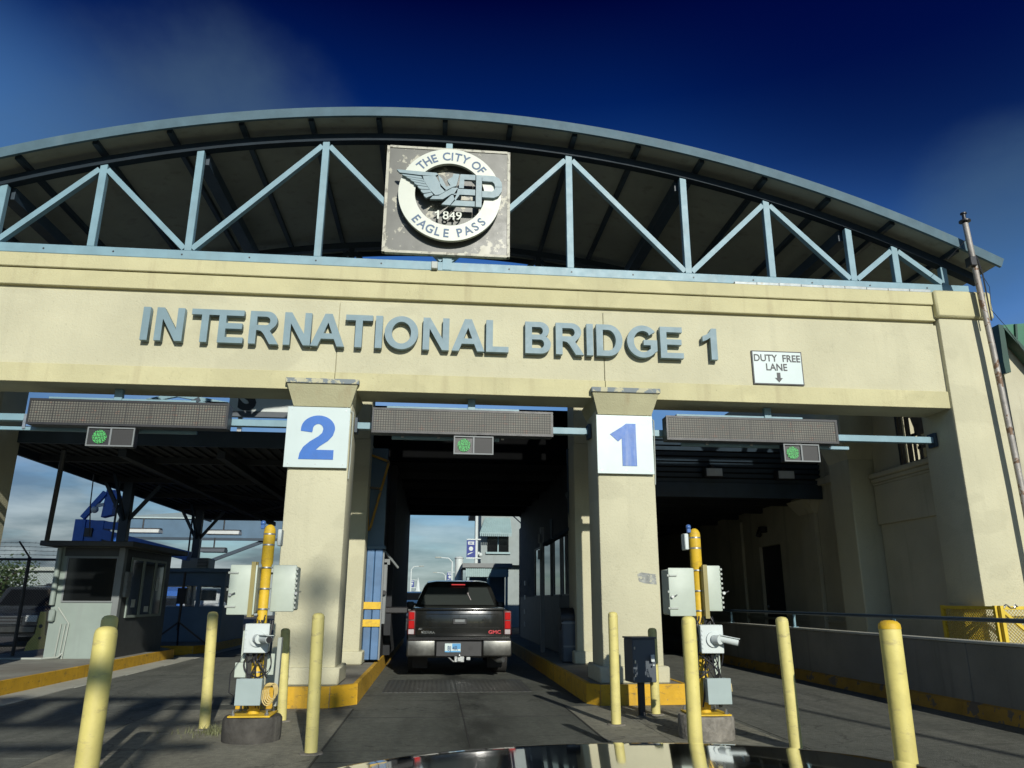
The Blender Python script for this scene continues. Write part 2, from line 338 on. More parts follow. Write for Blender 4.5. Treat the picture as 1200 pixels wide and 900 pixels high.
# ------------------------------------------------------------------ text
def arc(cx, cy, rx, ry, a0, a1, n=14): return [(cx+rx*math.cos(R(a0+(a1-a0)*i/n)), cy+ry*math.sin(R(a0+(a1-a0)*i/n))) for i in range(n+1)]
GL = {                                                  # bold grotesque capitals, cap height 1: outline, then holes
 'I': [[(0,0),(.2,0),(.2,1),(0,1)]],
 'N': [[(0,0),(.19,0),(.19,.66),(.57,0),(.77,0),(.77,1),(.58,1),(.58,.35),(.2,1),(0,1)]],
 'T': [[(.29,0),(.49,0),(.49,.83),(.78,.83),(.78,1),(0,1),(0,.83),(.29,.83)]],
 'E': [[(0,0),(.71,0),(.71,.17),(.2,.17),(.2,.43),(.66,.43),(.66,.6),(.2,.6),(.2,.83),(.69,.83),(.69,1),(0,1)]],
 'L': [[(0,0),(.67,0),(.67,.17),(.2,.17),(.2,1),(0,1)]],
 'A': [[(0,0),(.21,0),(.295,.225),(.665,.225),(.755,0),(.97,0),(.585,1),(.375,1)], [(.355,.39),(.605,.39),(.48,.73)]],
 'O': [arc(.49,.5,.49,.515,0,360,40)[:-1], arc(.49,.5,.28,.34,0,360,40)[:-1]],
 'D': [[(0,0)]+arc(.36,.5,.44,.5,-90,90,24)+[(0,1)], [(.2,.17)]+arc(.35,.5,.245,.33,-90,90,20)+[(.2,.83)]],
 'B': [[(0,0)]+arc(.46,.29,.31,.29,-90,62,14)+arc(.44,.74,.28,.26,-48,90,14)+[(0,1)], [(.2,.17)]+arc(.45,.305,.115,.135,-90,90,10)+[(.2,.44)], [(.2,.595)]+arc(.43,.715,.10,.12,-90,90,10)+[(.2,.835)]],
 'R': [[(0,0),(.2,0),(.2,.415),(.25,.415),(.34,.39),(.42,.30),(.60,0),(.845,0),(.70,.24),(.585,.40)]+arc(.475,.715,.30,.285,-55,90,14)+[(0,1)], [(.2,.575)]+arc(.46,.705,.115,.13,-90,90,10)+[(.2,.835)]],
 'G': [arc(.49,.5,.49,.515,38,318,34)+[(.93,.205),(.93,.55),(.51,.55),(.51,.385),(.725,.385),(.725,.27)]+arc(.49,.5,.28,.34,-48,-318,30)[2:-1]+[(.68,.70)]],
 '2H': [[(0,0),(.76,0),(.76,.215),(.37,.215),(.45,.30),(.62,.42),(.72,.54),(.755,.66)]+arc(.385,.69,.375,.31,0,178,20)+[(.01,.64),(.26,.61),(.272,.66)]+arc(.385,.68,.115,.125,180,0,12)+[(.48,.60),(.40,.52),(.22,.40),(.09,.28),(.02,.14)]],
 '1H': [[(.25,0),(.56,0),(.56,1),(.35,1),(.27,.93),(0,.74),(.17,.57),(.25,.645)]],
 '1': [[(.25,0),(.45,0),(.45,1),(.29,1),(.235,.89),(.13,.80),(0,.745),(0,.575),(.13,.625),(.25,.705)]],
 '2': [[(0,0),(.66,0),(.66,.18),(.285,.18),(.37,.275),(.50,.385),(.60,.50),(.645,.61)]+arc(.335,.705,.325,.295,0,176,18)+[(.01,.67),(.20,.65)]+arc(.335,.70,.132,.142,180,0,14)+[(.455,.62),(.40,.53),(.28,.42),(.13,.285),(.04,.15)]],
}
def glyph_mesh(ch, height, depth, wscale=1.):
    cu = bpy.data.curves.new('lettering', 'CURVE'); cu.dimensions = '2D'; cu.fill_mode = 'BOTH'; cu.extrude = .05
    for pts in GL[ch]:
        sp = cu.splines.new('POLY'); sp.points.add(len(pts)-1); sp.use_cyclic_u = True
        for p, q in zip(sp.points, pts): p.co = (q[0], q[1], 0, 1)
    ob = bpy.data.objects.new('lettering', cu); COL.objects.link(ob)
    me = bpy.data.meshes.new_from_object(ob.evaluated_get(bpy.context.evaluated_depsgraph_get()))
    bpy.data.objects.remove(ob); bpy.data.curves.remove(cu)
    xs = [v.co.x for v in me.vertices]; cx = (min(xs)+max(xs))/2
    for v in me.vertices: v.co = Vector(((v.co.x-cx)*height*wscale, -(v.co.z+.05)*depth/.1, v.co.y*height))
    return me
def glyph(ch, height, depth, name, material, parent, c, wscale=1.):
    mb = MB(); mb.mesh(glyph_mesh(ch, height, depth, wscale), Matrix.Translation(c)); return mb.build(name, material, parent, smooth=False)
def text_mesh(body, height, depth, offset=.0, wscale=1.):
    cu = bpy.data.curves.new('lettering', 'FONT'); cu.body = body; cu.size = 1; cu.extrude = .05; cu.offset = offset; cu.align_x = 'CENTER'; cu.resolution_u = 4
    ob = bpy.data.objects.new('lettering', cu); COL.objects.link(ob)
    dg = bpy.context.evaluated_depsgraph_get(); me = bpy.data.meshes.new_from_object(ob.evaluated_get(dg))
    bpy.data.objects.remove(ob); bpy.data.curves.remove(cu)
    xs = [v.co.x for v in me.vertices]; ys = [v.co.y for v in me.vertices]
    cap = .729 if body not in ('-',) else 1
    s = height/cap; cx = (min(xs)+max(xs))/2
    for v in me.vertices:                              # upright, facing -Y, baseline at z = 0, back face at y = 0
        v.co = Vector(((v.co.x-cx)*s*wscale, -(v.co.z+.05)*depth/.1, v.co.y*s))
    return me
def text(body, height, depth, name, material, parent, c, offset=0., wscale=1., rot=None):
    mb = MB(); Mx = Matrix.Translation(c)
    if rot is not None: Mx = Mx @ Matrix.Rotation(rot, 4, 'Y')
    mb.mesh(text_mesh(body, height, depth, offset, wscale), Mx)
    return mb.build(name, material, parent, smooth=False)

# ================================================================== SETTING: ground, lanes, pavements
mb = MB(); mb.box(-400, 400, -200, 900, -.6, -.012); struct(mb.build('terrain', 'terrain_soil', smooth=False))
mb = MB(); mb.box(-5.46, 6.6, -30, 90, -.3, 0); struct(mb.build('road', 'asphalt', smooth=False))
mb = MB()
for x0, x1, y0, y1 in ((-5.45,-3.31,3,7.45),(-5.45,-3.31,7.462,10.9),(-5.45,-2.46,10.912,15.2),(-5.45,-2.46,15.212,19.5)): mb.box(x0, x1, y0, y1, -.05, .004)
struct(mb.build('lane_slab', 'asphalt_left', smooth=False))
mb = MB(); mb.box(-60, -9.2, -30, 120, -.3, .0); struct(mb.build('parking_lot', 'asphalt_dark', smooth=False))
mb = MB()                                             # worn concrete aprons round the masts, with joints left open
for x0, x1, y0, y1 in ((-3.3,-2.66,3,10.42),(-2.655,-1.0,3,8.6),(-2.655,-1.0,8.606,10.42),(1.72,2.35,3,8.2),(1.72,2.35,8.206,10.46),(2.356,3.45,3,8.2),(2.356,3.45,8.206,10.46)):
    mb.box(x0, x1, y0, y1, -.05, .004)
struct(mb.build('concrete_apron', 'concrete_pad', smooth=False))
mb = MB(); mb.box(3.52, 6.38, 2, 12.4, -.05, .004).box(3.52, 6.38, 12.407, 20, -.05, .004); struct(mb.build('lane_slab', 'asphalt_worn', smooth=False))
mb = MB()
for y in (7.1, 9.62, 11.78): mb.box(-.97, 1.69, y, y+.014, -.02, .0035)
for x in (-.988, 1.70): mb.box(x, x+.012, 3, 10.4, -.02, .0035)
mb.box(.36,.373,3,12.09,-.02,.003)
struct(mb.build('road_joint', 'joint_tar', smooth=False))
mb = MB(); mb.box(-.75, .36, 12.1, 13.95, -.05, .006).box(.37, 1.5, 12.1, 13.95, -.05, .006); struct(mb.build('tread_plate', 'tread_plate', smooth=False))
mb = MB()
for k in range(14): mb.box(-6.05, -5.46, 3+k*2.0, 4.992+k*2.0, -.2, .012, .004)
struct(mb.build('gutter', 'concrete_light'))
def island(top, kerbs, z, name='pavement'):
    mb = MB(); mb.poly([(x, y, -.1) for x, y in top], (0, 0, z+.1)); o = struct(mb.build(name, 'concrete', smooth=False))
    for pts in kerbs:
        mb = MB()
        for (ax, ay), (bx, by) in zip(pts, pts[1:]):
            t = Vector((bx-ax, by-ay, 0)).normalized(); n = Vector((t.y, -t.x, 0))
            L = math.hypot(bx-ax, by-ay); k = max(1, int(L/1.2))
            for i in range(k):
                a = Vector((ax, ay, 0)).lerp(Vector((bx, by, 0)), i/k); b = Vector((ax, ay, 0)).lerp(Vector((bx, by, 0)), (i+1)/k)-t*.006
                a0, b0 = a+n*.018, b+n*.018; a1, b1 = a-n*.05, b-n*.05
                j = random.uniform(-.004, .004)
                mb.hexa([a0+Vector((0,0,-.05)), b0+Vector((0,0,-.05)), b1+Vector((0,0,-.05)), a1+Vector((0,0,-.05)),
                         a0-n*.008+Vector((0,0,z+.005+j)), b0-n*.008+Vector((0,0,z+.005+j)), b1+Vector((0,0,z+.006)), a1+Vector((0,0,z+.006))])
        mb.build('kerb', 'kerb_yellow', o)
    return o
island([(-2.45,10.5),(-1.3,10.5),(-1.0,10.85),(-1.0,26),(-2.45,26)], [[(-2.45,10.5),(-1.3,10.5),(-1.0,10.85),(-1.0,26)]], .25)
island([(2.07,10.75),(2.2,10.5),(3.4,10.56),(3.4,26),(2.07,26)], [[(2.07,26),(2.07,10.75),(2.2,10.5),(3.4,10.56),(3.4,26)]], .25)
island([(-6.0,19.2),(-6.45,19.9),(-9.0,19.9),(-9.0,2),(-6.05,2)], [[(-6.05,2),(-6.0,19.2),(-6.45,19.9)]], .2)
island([(-5.95,20.5),(-5.75,20.9),(-5.75,27),(-9.0,27),(-9.0,20.5)], [[(-9.0,20.5),(-5.95,20.5),(-5.75,20.9),(-5.75,27)]], .2)
mb = MB(); mb.box(6.76, 14, -10, 40, -.3, .22); struct(mb.build('walkway', 'concrete', smooth=False))
mb = MB()
for k in range(300):
    a, rr = random.uniform(0, 6.28), abs(random.gauss(0, .17)); x, y = -2.22+rr*math.cos(a)*1.2, 8.62+rr*math.sin(a)*.8
    hgt = random.uniform(.02, .09)*(1.2-rr*1.2); hgt = max(hgt, .02); a2 = random.uniform(0, 6.28); dx, dy = math.cos(a2)*hgt*.6, math.sin(a2)*hgt*.6; w = .004
    px, py = -math.sin(a2)*w, math.cos(a2)*w
    mb.quad((x-px,y-py,.004),(x+px,y+py,.004),(x+px*.6+dx*.4,y+py*.6+dy*.4,hgt*.7),(x-px*.6+dx*.4,y-py*.6+dy*.4,hgt*.7))
    mb.quad((x-px*.6+dx*.4,y-py*.6+dy*.4,hgt*.7),(x+px*.6+dx*.4,y+py*.6+dy*.4,hgt*.7),(x+px*.1+dx,y+py*.1+dy,hgt),(x-px*.1+dx,y-py*.1+dy,hgt))
tag(mb.build('grass', 'grass_blade', smooth=False), 'scrubby green grass tuft growing beside the left mast base', 'grass', kind='stuff')

# ================================================================== PORTAL: beam, columns, pilasters
YF = 10.7
portal = thing('border_portal', (0, 11, 0), 'cream stucco portal with wide beam on two columns spanning the lanes', 'portal')
ZS = 4.22; zl1, zl2, ztop = zz(338,10.66), zz(317,10.63), zz(300,10.6,10)
ztop = 6.14; zl2 = 5.92; zl1 = 5.66
def seg(mb, x0, x1, y0, y1, z0, z1, cuts, bev=.006):
    c = [x0]+cuts+[x1]
    for a, b in zip(c, c[1:]): mb.box(a+.004, b-.004, y0, y1, z0, z1, bev)
cuts = [-1.55, 2.43]
mb = MB(); seg(mb, -7.95, 7.9, YF, 11.32, ZS+.006, 5.6, cuts)
mb.box(-7.9, 7.85, YF+.03, 10.95, 4.3, zl1+.06)
mb.build('beam', 'stucco', portal)
mb = MB(); seg(mb, -7.95, 7.93, YF-.03, YF-.001, ZS, 4.49, cuts); mb.build('lower_band', 'stucco_band', portal)
mb = MB(); seg(mb, -7.95, 7.86, YF-.045, 10.97, zl1, zl2, [], .01); mb.build('cornice', 'stucco_band', portal)
mb = MB(); seg(mb, -7.95, 7.86, YF-.085, 10.99, zl2+.002, ztop, [], .012); mb.build('cornice', 'stucco_band', portal)
mb = MB()
for k in range(9): mb.box(4.55+k*.365, 4.55+k*.365+.36, YF-.07, 10.98, ztop+.001, ztop+.045+.012*(k%3)/3, .004)
mb.build('flashing', 'galv_bright', portal)
mb = MB(); p0, p1 = at(747,672,10.71), at(771,685,10.71)
mb.poly([(p0.x,10.7195,p0.z-.01),(p0.x+.06,10.7195,p0.z+.015),(p1.x-.02,10.7195,p0.z-.01),(p1.x-.015,10.7195,p1.z),(p0.x+.1,10.7195,p1.z+.015),(p0.x+.02,10.7195,p1.z+.04)],(0,-.002,0)); mb.build('paint_patch', 'patch_grey', portal, smooth=False)
def column(x0, x1, y0, y1, front):
    mb = MB(); mb.box(x0, x1, y0, y1, .45, 4.2 if not front else ZS-.01, .03, seg=2)
    o = mb.build('column', 'stucco', portal)
    mb = MB(); mb.box(x0-.06, x1+.06, y0-.06, y1+.06, .251, .47, .02); mb.build('plinth', 'stucco', o)
    if front:
        g = .075
        mb = MB(); b0, t0 = 3.98, 4.285
        mb.hexa([(x0+.02,y0-.02,b0),(x1-.02,y0-.02,b0),(x1-.02,y1,b0),(x0+.02,y1,b0),(x0-g,y0-.14,t0),(x1+g,y0-.14,t0),(x1+g,y1+.03,t0-.07),(x0-g,y1+.03,t0-.07)])
        mb.build('capital', 'stucco_cap', o)
        mb = MB(); mb.box(x0-g-.02, x1+g+.02, y0-.165, YF-.032, t0+.001, t0+.075, .008); mb.build('capital_edge', 'cap_edge', o)
    return o
column(-2.12, -1.28, 10.72, 11.45, True)
column(2.29, 3.14, 10.72, 11.45, True)
rear = thing('rear_frame', (0, 14.3, 0), 'shaded cream columns standing close behind the portal columns', 'columns')
_p = portal; portal = rear
column(-2.12, -1.28, 13.95, 14.7, False); column(2.52, 3.32, 13.95, 14.7, False)
mb = MB(); mb.box(-8.3,-7.33, 13.0, 13.8, .2, 6.1, .03); mb.build('column', 'stucco', rear)
for (x0, x1) in ((-2.12,-1.28),(2.52,3.32)):
    mb = MB(); mb.box(x0+.02, x1-.02, 13.97, 14.68, 4.19, 6.15, .02); mb.build('column', 'stucco', rear)
portal = _p
for x0, x1 in ((7.88, 8.75), (-8.8, -7.93)):
    mb = MB(); mb.box(x0, x1, 10.62, 11.42, .0, 5.73, .025, seg=2); pl = mb.build('pilaster', 'stucco', portal)
    mb = MB(); mb.box(x0-.05, x1+.05, 10.55, 11.5, 5.70, 6.16, .03); mb.build('capital', 'stucco_band', pl)
    mb = MB(); mb.box(x1+.001, x1+.06, 10.78, 11.3, .0, 5.6, .01); mb.build('reveal', 'white_paint', pl)
# raised letters
lets = thing('sign_lettering', (0, YF, 4.86), 'raised grey-blue capitals reading INTERNATIONAL BRIDGE 1 across the beam', 'lettering')
cen = dict(zip(range(20), (40,88,158,211,277,343,404,465,505,550,619,683,741,822,885,925,964,1029,1088,1164)))
for k, ch in enumerate('INTERNATIONALBRIDGE1'):
    px = 150+cen[k]/1.7143; py = 384+(px-167)*.032
    c = at(px, py, YF)
    glyph(ch, .50, .085, 'letter', 'letter_blue', lets, (c.x, YF-.03, 4.855), 1.0)
# number signs
def number_sign(ch, x0, x1, worn, label, blue):
    s = thing('number_sign', ((x0+x1)/2, 10.7, 3.1), label, 'sign', 'lane number signs on the portal columns')
    mb = MB(); mb.box(x0, x1, 10.655, 10.675, 3.09, 3.96, .004); mb.build('panel', 'sign_white', s)
    cx = (x0+x1)/2
    glyph(ch+'H', .63, .006, 'numeral', blue, s, (cx+(-.03 if ch == '1' else .0), 10.654, 3.205), 1.0 if ch == '2' else 1.1)
    for x in (x0+.06, cx, x1-.06):
        for z in (3.14, 3.91): mb = MB(); mb.cyl((x, 10.656, z), (x, 10.648, z), .008, n=8); mb.build('bolt', 'steel', s)
    mb = MB(); mb.tube([(x1-.06,10.69,3.97),(x1+.035,10.7,3.9),(x1+.03,10.72,3.2),(x1+.02,10.72,2.95)], .009); mb.build('conduit', 'cabinet_side', s)
number_sign('2', -2.165, -1.29, False, 'square white sign with blue numeral 2 on the column', 'sign_blue')
number_sign('1', 2.275, 3.115, True, 'square white sign with worn blue numeral 1 on the column', 'sign_blue_worn')
# duty free sign
a, b = at(879,412,10.69), at(944,454,10.69)
d = thing('lane_sign', ((a.x+b.x)/2, 10.7, b.z), 'white rectangular sign reading DUTY FREE LANE with down arrow on the beam', 'sign')
x0, x1, z0, z1 = a.x+.01, b.x-.02, 4.515, 5.055
mb = MB(); mb.box(x0, x1, 10.672, 10.694, z0, z1); mb.build('border', 'sign_black', d)
mb = MB(); mb.box(x0+.018, x1-.018, 10.668, 10.6715, z0+.018, z1-.018); mb.build('panel', 'sign_white', d)
cx = (x0+x1)/2
text('DUTY  FREE', .115, .004, 'lettering', 'sign_black', d, (cx, 10.667, z1-.17), .014, .90)
text('LANE', .115, .004, 'lettering', 'sign_black', d, (cx-.02, 10.667, z1-.315), .014, .90)
mb = MB(); mb.poly([(cx-.028,10.667,z0+.19),(cx+.028,10.667,z0+.19),(cx+.028,10.667,z0+.105),(cx+.062,10.667,z0+.105),(cx,10.667,z0+.035),(cx-.062,10.667,z0+.105),(cx-.028,10.667,z0+.105)], (0,-.004,0)); mb.build('arrow', 'sign_black', d)

# ================================================================== ARCHED ROOF
roof = thing('arched_roof', (0, 12.8, 6.2), 'arched blue steel truss roof curving above the portal beam', 'roof')
def arch(x, z0, k=.02615): return z0-k*x*x
def arch_strip(mb, z0, th, y0, y1, xa=-9.05, xb=9.08, n=48):
    rings = []
    for i in range(n+1):
        x = xa+(xb-xa)*i/n; z = arch(x, z0); dz = -2*.02615*x; L = math.hypot(1, dz); nx, nz = -dz/L, 1/L
        rings.append([(x, y0, z), (x, y1, z), (x+nx*th, y1, z+nz*th), (x+nx*th, y0, z+nz*th)])
    return mb.loft(rings)
YR0, YR1, YT, YT2 = 10.58, 15.6, 11.0, 14.9
mb = MB(); arch_strip(mb, 8.845, .035, YR0+.02, YR1-.02); mb.build('roof_deck', 'deck_under', roof)
mb = MB(); arch_strip(mb, 8.881, .03, YR0+.03, YR1-.03); mb.build('roof_sheet', 'roof_top', roof)
mb = MB(); arch_strip(mb, 8.775, .16, YR0-.03, YR0+.018, n=60); mb.build('fascia', 'fascia_blue', roof)
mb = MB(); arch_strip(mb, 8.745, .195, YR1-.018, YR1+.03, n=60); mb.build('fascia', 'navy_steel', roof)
x = -8.6
while x < 9:
    z = arch(x, 8.745)+.01; mb = MB(); mb.box(x-.04, x+.04, YR0+.10, YR1-.02, z+.02, z+.10); mb.build('purlin', 'navy_steel', roof); x += 1.065
for x in (-6.75, -3.93, 3.93, 6.75):
    z = arch(x, 8.42); mb = MB(); mb.box(x-.10, x+.10, YT+.1, YT2-.1, z, z+.2); mb.build('girder', 'navy_steel', roof)
nodesx = [0, 1.99, 3.93, 5.35, 6.75, 7.53, 8.36]
def truss(y, m_ch, m_top):
    t = thing('truss', (0, y, 6.2), None, None); t.parent = roof; t.location = Vector((0, y, 6.2))-origin(roof)
    mb = MB(); mb.box(-8.9, 8.75, y-.06, y+.06, 6.285, 6.435, .008); mb.build('bottom_chord', m_ch, t)
    mb = MB(); arch_strip(mb, 8.58, .13, y-.07, y+.07, -8.95, 8.95, 48); mb.build('top_chord', m_top, t)
    for x in nodesx:
        for s in ((1, -1) if x else (1,)):
            mb = MB(); mb.box(s*x-.055, s*x+.055, y-.05, y+.05, 6.436, arch(x, 8.59), .006); mb.build('post', m_ch, t)
    for (xa, la), (xb, lb) in (((0,0),(1.99,1)),((1.99,1),(3.93,0)),((3.93,0),(5.35,1)),((5.35,1),(6.75,0)),((6.75,0),(7.53,1)),((7.53,1),(8.36,0))):
        for s in (1, -1):
            def pt(x, top, other):
                dx = .06 if other > x else -.06
                return Vector((s*(x+dx), y, (arch(x, 8.50) if top else 6.47)))
            mb = MB(); mb.bar(pt(xa, la, xb), pt(xb, lb, xa), .085, .095, up=(0,1,0)); mb.build('diagonal', m_ch, t)
    mb = MB()
    for x in (-6.9,-4.6,-2.0,.0,2.9,6.6):
        mb.box(x-.12, x+.12, y-.05, y+.05, 6.0 if y > 12 else 5.58, 6.284)
    mb.build('footing', m_ch, t)
    for k in range(17): mb = MB(); mb.cyl((-8+k*1.0, y-.0615, 6.36), (-8+k*1.0, y-.066, 6.36), .014, n=8); mb.build('bolt', 'sign_black', t)
    return t
truss(YT, 'blue_steel', 'chord_dark')
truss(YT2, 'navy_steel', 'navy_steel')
mb = MB()
for x in (-7.5, -1.6, 2.73, 7.8): mb.box(x-.1, x+.1, 10.95, YT2+.06, 6.15, 6.28)
mb.build('cross_beam', 'navy_steel', roof)

# ================================================================== CITY SIGN
W2, HH, CX, CZ, YS = .99, .94, .0, 7.47, 10.9
cs = thing('city_sign', (CX, YS, CZ-HH), 'square weathered city seal with white ring and winged emblem under the arch', 'sign')
mb = MB(); mb.box(CX-W2, CX+W2, YS-.03, YS+.03, CZ-HH, CZ+HH); mb.build('backboard', 'plaque', cs)
mb = MB()
for x0, x1, z0, z1 in ((-W2-.01,-W2+.035,-HH,HH),(W2-.035,W2+.01,-HH,HH),(-W2+.036,W2-.036,-HH-.01,-HH+.03),(-W2+.036,W2-.036,HH-.03,HH+.01)):
    mb.box(CX+x0, CX+x1, YS-.045, YS+.04, CZ+z0, CZ+z1)
mb.build('edge_frame', 'plaque_edge', cs)
mb = MB(); n = 72; RC = (.03, .03)
rings = []
for k in range(n):
    a = 2*math.pi*k/n; c, s_ = math.cos(a), math.sin(a)
    rings.append([(CX+RC[0]+r*c, y, CZ+RC[1]+r*s_) for r, y in ((.55, YS-.19),(.55, YS-.13),(.81, YS-.13),(.81, YS-.19))])
rings.append(rings[0]); mb.loft(rings, cap=False); ring = mb.build('ring', 'ring_white', cs)
bmesh_fix = None
def arc_text(body, a0, a1, r, hgt, flip):
    n = len(body); w = {'I': .5, ' ': .6}
    ws = [w.get(c, 1.) for c in body]; tot = sum(ws)-(ws[0]+ws[-1])/2; pos = 0
    mb = MB()
    for i, ch in enumerate(body):
        if i: pos += (ws[i-1]+ws[i])/2
        a = a0+(a1-a0)*pos/tot
        if ch == ' ': continue
        rr = r-hgt/2 if not flip else r+hgt/2
        c = Vector((CX+RC[0]+rr*math.cos(a), YS-.191, CZ+RC[1]+rr*math.sin(a)))
        rot = (math.pi/2-a) if not flip else (-math.pi/2-a)
        mb.mesh(text_mesh(ch, hgt, .004, .018, .95), Matrix.Translation(c) @ Matrix.Rotation(rot, 4, 'Y'))
    return mb.build('lettering', 'sign_navy', ring, smooth=False)
arc_text('THE CITY OF', R(134), R(42), .68, .145, False)
arc_text('EAGLE PASS', R(222), R(318), .68, .145, True)
def cp(cx, cy): return (CX+(cx-530)*.002415, YS-.20, CZ+(445-cy)*.002652)
mb = MB()
D = (0, -.05, 0)
def P_(*q): mb.poly([cp(*c) for c in q], D)
P_((192,300),(452,309),(462,318),(440,331),(340,329),(212,320))
for i in range(7):                                     # feathers of the raised wing
    t0, t1 = i/7, (i+.82)/7
    def tip(t): return (228+t*165+10*math.sin(t*3.1), 330+t*155-18*math.sin(t*3.1))
    def root(t): return (352+t*85, 338+t*122)
    P_(root(t0), root(t1), tip(t1), ((tip(t0)[0]+tip(t1)[0])/2-8, (tip(t0)[1]+tip(t1)[1])/2-1), tip(t0))
P_((362,334),(446,331),(468,366),(486,392),(521,424),(478,452),(448,458),(405,418),(374,372))
P_((462,322),(488,344),(518,398),(545,388),(529,366),(524,352),(556,330),(562,309),(602,309),(583,390),(560,398),(508,428),(480,400))
P_((492,446),(560,402),(595,402),(587,440),(553,445),(498,482),(415,486),(432,464),(470,461))
P_((552,452),(585,448),(570,485),(545,519),(490,517))
P_((608,309),(707,309),(707,344),(634,344),(632,402),(600,402))
P_((590,408),(707,408),(707,446),(606,446),(578,490),(565,452))
P_((578,486),(706,486),(706,520),(550,520))
P_((712,309),(750,309),(750,521),(712,521))
P_((752,309),(830,309),(862,322),(880,350),(884,380),(838,382),(832,360),(818,348),(752,347))
P_((884,382),(880,412),(862,440),(830,455),(752,455),(752,414),(818,414),(832,402),(838,384))
em = mb.build('emblem', 'emblem', cs, smooth=False)
mb = MB(); mb.mesh(text_mesh('849', .15, .02, .008, 1.0), Matrix.Translation(Vector(cp(562, 588))+Vector((0, .09, 0)))).mesh(glyph_mesh('1', .15, .02), Matrix.Translation(Vector(cp(462, 588))+Vector((0, .09, 0)))); mb.build('year', 'ring_white', cs, smooth=False)
mb = MB(); mb.box(-.06, .06, YS+.031, YT-.07, CZ-.7, CZ-.6).box(-.06, .06, YS+.031, YT-.07, CZ+.55, CZ+.65).box(-.05,.09,YS+.03,YT-.062,6.3,6.55); mb.build('bracket', 'blue_steel', cs)

mb = MB(); mb.sph((0,0,0), .001)
mb.bm.clear(); c = at(509, 318, 10.6)
fl = thing('spot_light', (c.x, 10.75, ztop), 'small floodlight clipped on top of the beam below the city sign', 'light')
mb.box(c.x-.05, c.x+.05, 10.55, 10.64, ztop+.0, ztop+.12, .01); mb.build('lamp_head', 'cabinet_side', fl)
mb = MB(); mb.bar((c.x, 10.66, ztop+.05), (c.x, 10.72, ztop+.001), .02); mb.build('arm', 'steel', fl)

# ================================================================== MESSAGE BOARDS, SIGNALS, SUPPORT BARS
YB = 10.9
def board(p0, p1, label, hang):
    a, b = at(p0[0], p0[1], YB), at(p1[0], p1[1], YB); x0, x1 = a.x, b.x; z1, z0 = 4.035, 3.66
    t = thing('message_board', ((x0+x1)/2, YB, z0), label, 'message board', 'LED message boards hung under the beam')
    mb = MB(); mb.box(x0, x1, YB, YB+.2, z0, z1, .012); mb.build('housing', 'dark_grey_box', t)
    mb = MB(); mb.box(x0+.025, x1-.035, YB-.012, YB-.001, z0+.035, z1-.035); mb.build('led_panel', 'led_face', t)
    mb = MB(); q = x0+.33
    while q < x1-.1: mb.box(q-.003, q+.003, YB-.014, YB-.0121, z0+.036, z1-.036); q += .33
    sm = mb.build('module_seam', 'black_plastic', t, smooth=False); sm['kind'] = 'stuff'
    mb = MB()
    for q0, q1, r0, r1 in ((x0,x1,z1-.034,z1),(x0,x1,z0,z0+.034)): mb.box(q0, q1, YB-.02, YB-.001, r0, r1)
    for q0, q1 in ((x0,x0+.024),(x1-.034,x1)): mb.box(q0, q1, YB-.02, YB-.001, z0+.0345, z1-.0345)
    mb.build('bezel', 'truck_trim', t)
    for hx in hang:
        mb = MB(); mb.box(hx-.055, hx+.055, YB+.06, YB+.14, z1+.001, ZS+.004, .004); mb.build('hanger', 'blue_steel', t)
    mb = MB(); mb.box(x0+.2, x1-.5, YB+.08, YB+.16, z1+.001, z1+.05); mb.build('top_rail', 'blue_steel', t)
    return x0, x1
bx = [board((36,467),(266,503),'LED message board over the left lane, left of the 2 sign',[-4.62]),
      board((437,476),(648,507),'LED message board over the middle lane between the two number signs',[.45]),
      board((780,488),(983,521),'LED message board over the right lane, below the DUTY FREE LANE sign',[5.05])]
def signal(px0, py0, px1, py1, label, hot):
    a, b = at(px0, py0, 10.86), at(px1, py1, 10.86); x0, x1, z1, z0 = a.x, b.x, a.z-.0, b.z
    z1, z0 = (3.63, 3.36)
    t = thing('lane_signal', ((x0+x1)/2, 10.86, z0), label, 'traffic signal', 'green lane signals under the message boards')
    mb = MB(); mb.box(x0, x1, 10.86, 10.98, z0, z1, .008); mb.build('housing', 'truck_trim', t)
    mb = MB(); cx = (x0+x1)/2
    for q0, q1, r0, r1 in ((x0,x1,z1-.018,z1),(x0,x1,z0,z0+.018)): mb.box(q0, q1, 10.835, 10.859, r0, r1)
    for q0, q1 in ((x0,x0+.018),(x1-.018,x1),(cx-.012,cx+.012)): mb.box(q0, q1, 10.835, 10.859, z0+.0185, z1-.0185)
    mb.build('frame', 'booth_trim', t)
    lx = x0+(x1-x0)*.26; mb = MB(); mb.cyl((lx, 10.859, (z0+z1)/2), (lx, 10.848, (z0+z1)/2), .095, n=28); mb.build('green_lamp', 'signal_green', t)
    mb = MB(); mb.box(cx+.014, x1-.02, 10.85, 10.859, z0+.02, z1-.02); mb.build('unlit_lamp', 'signal_off', t)
    mb = MB(); mb.box(cx-.05, cx+.05, 10.93, 10.97, z1+.001, 3.74); mb.build('hanger', 'steel', t)
signal(104,500,156,525,'green lane signal under the board over the left lane', 1)
signal(532,508,578,531,'green lane signal under the board over the middle lane', 0)
signal(917,519,961,543,'green lane signal under the board over the right lane', 1)
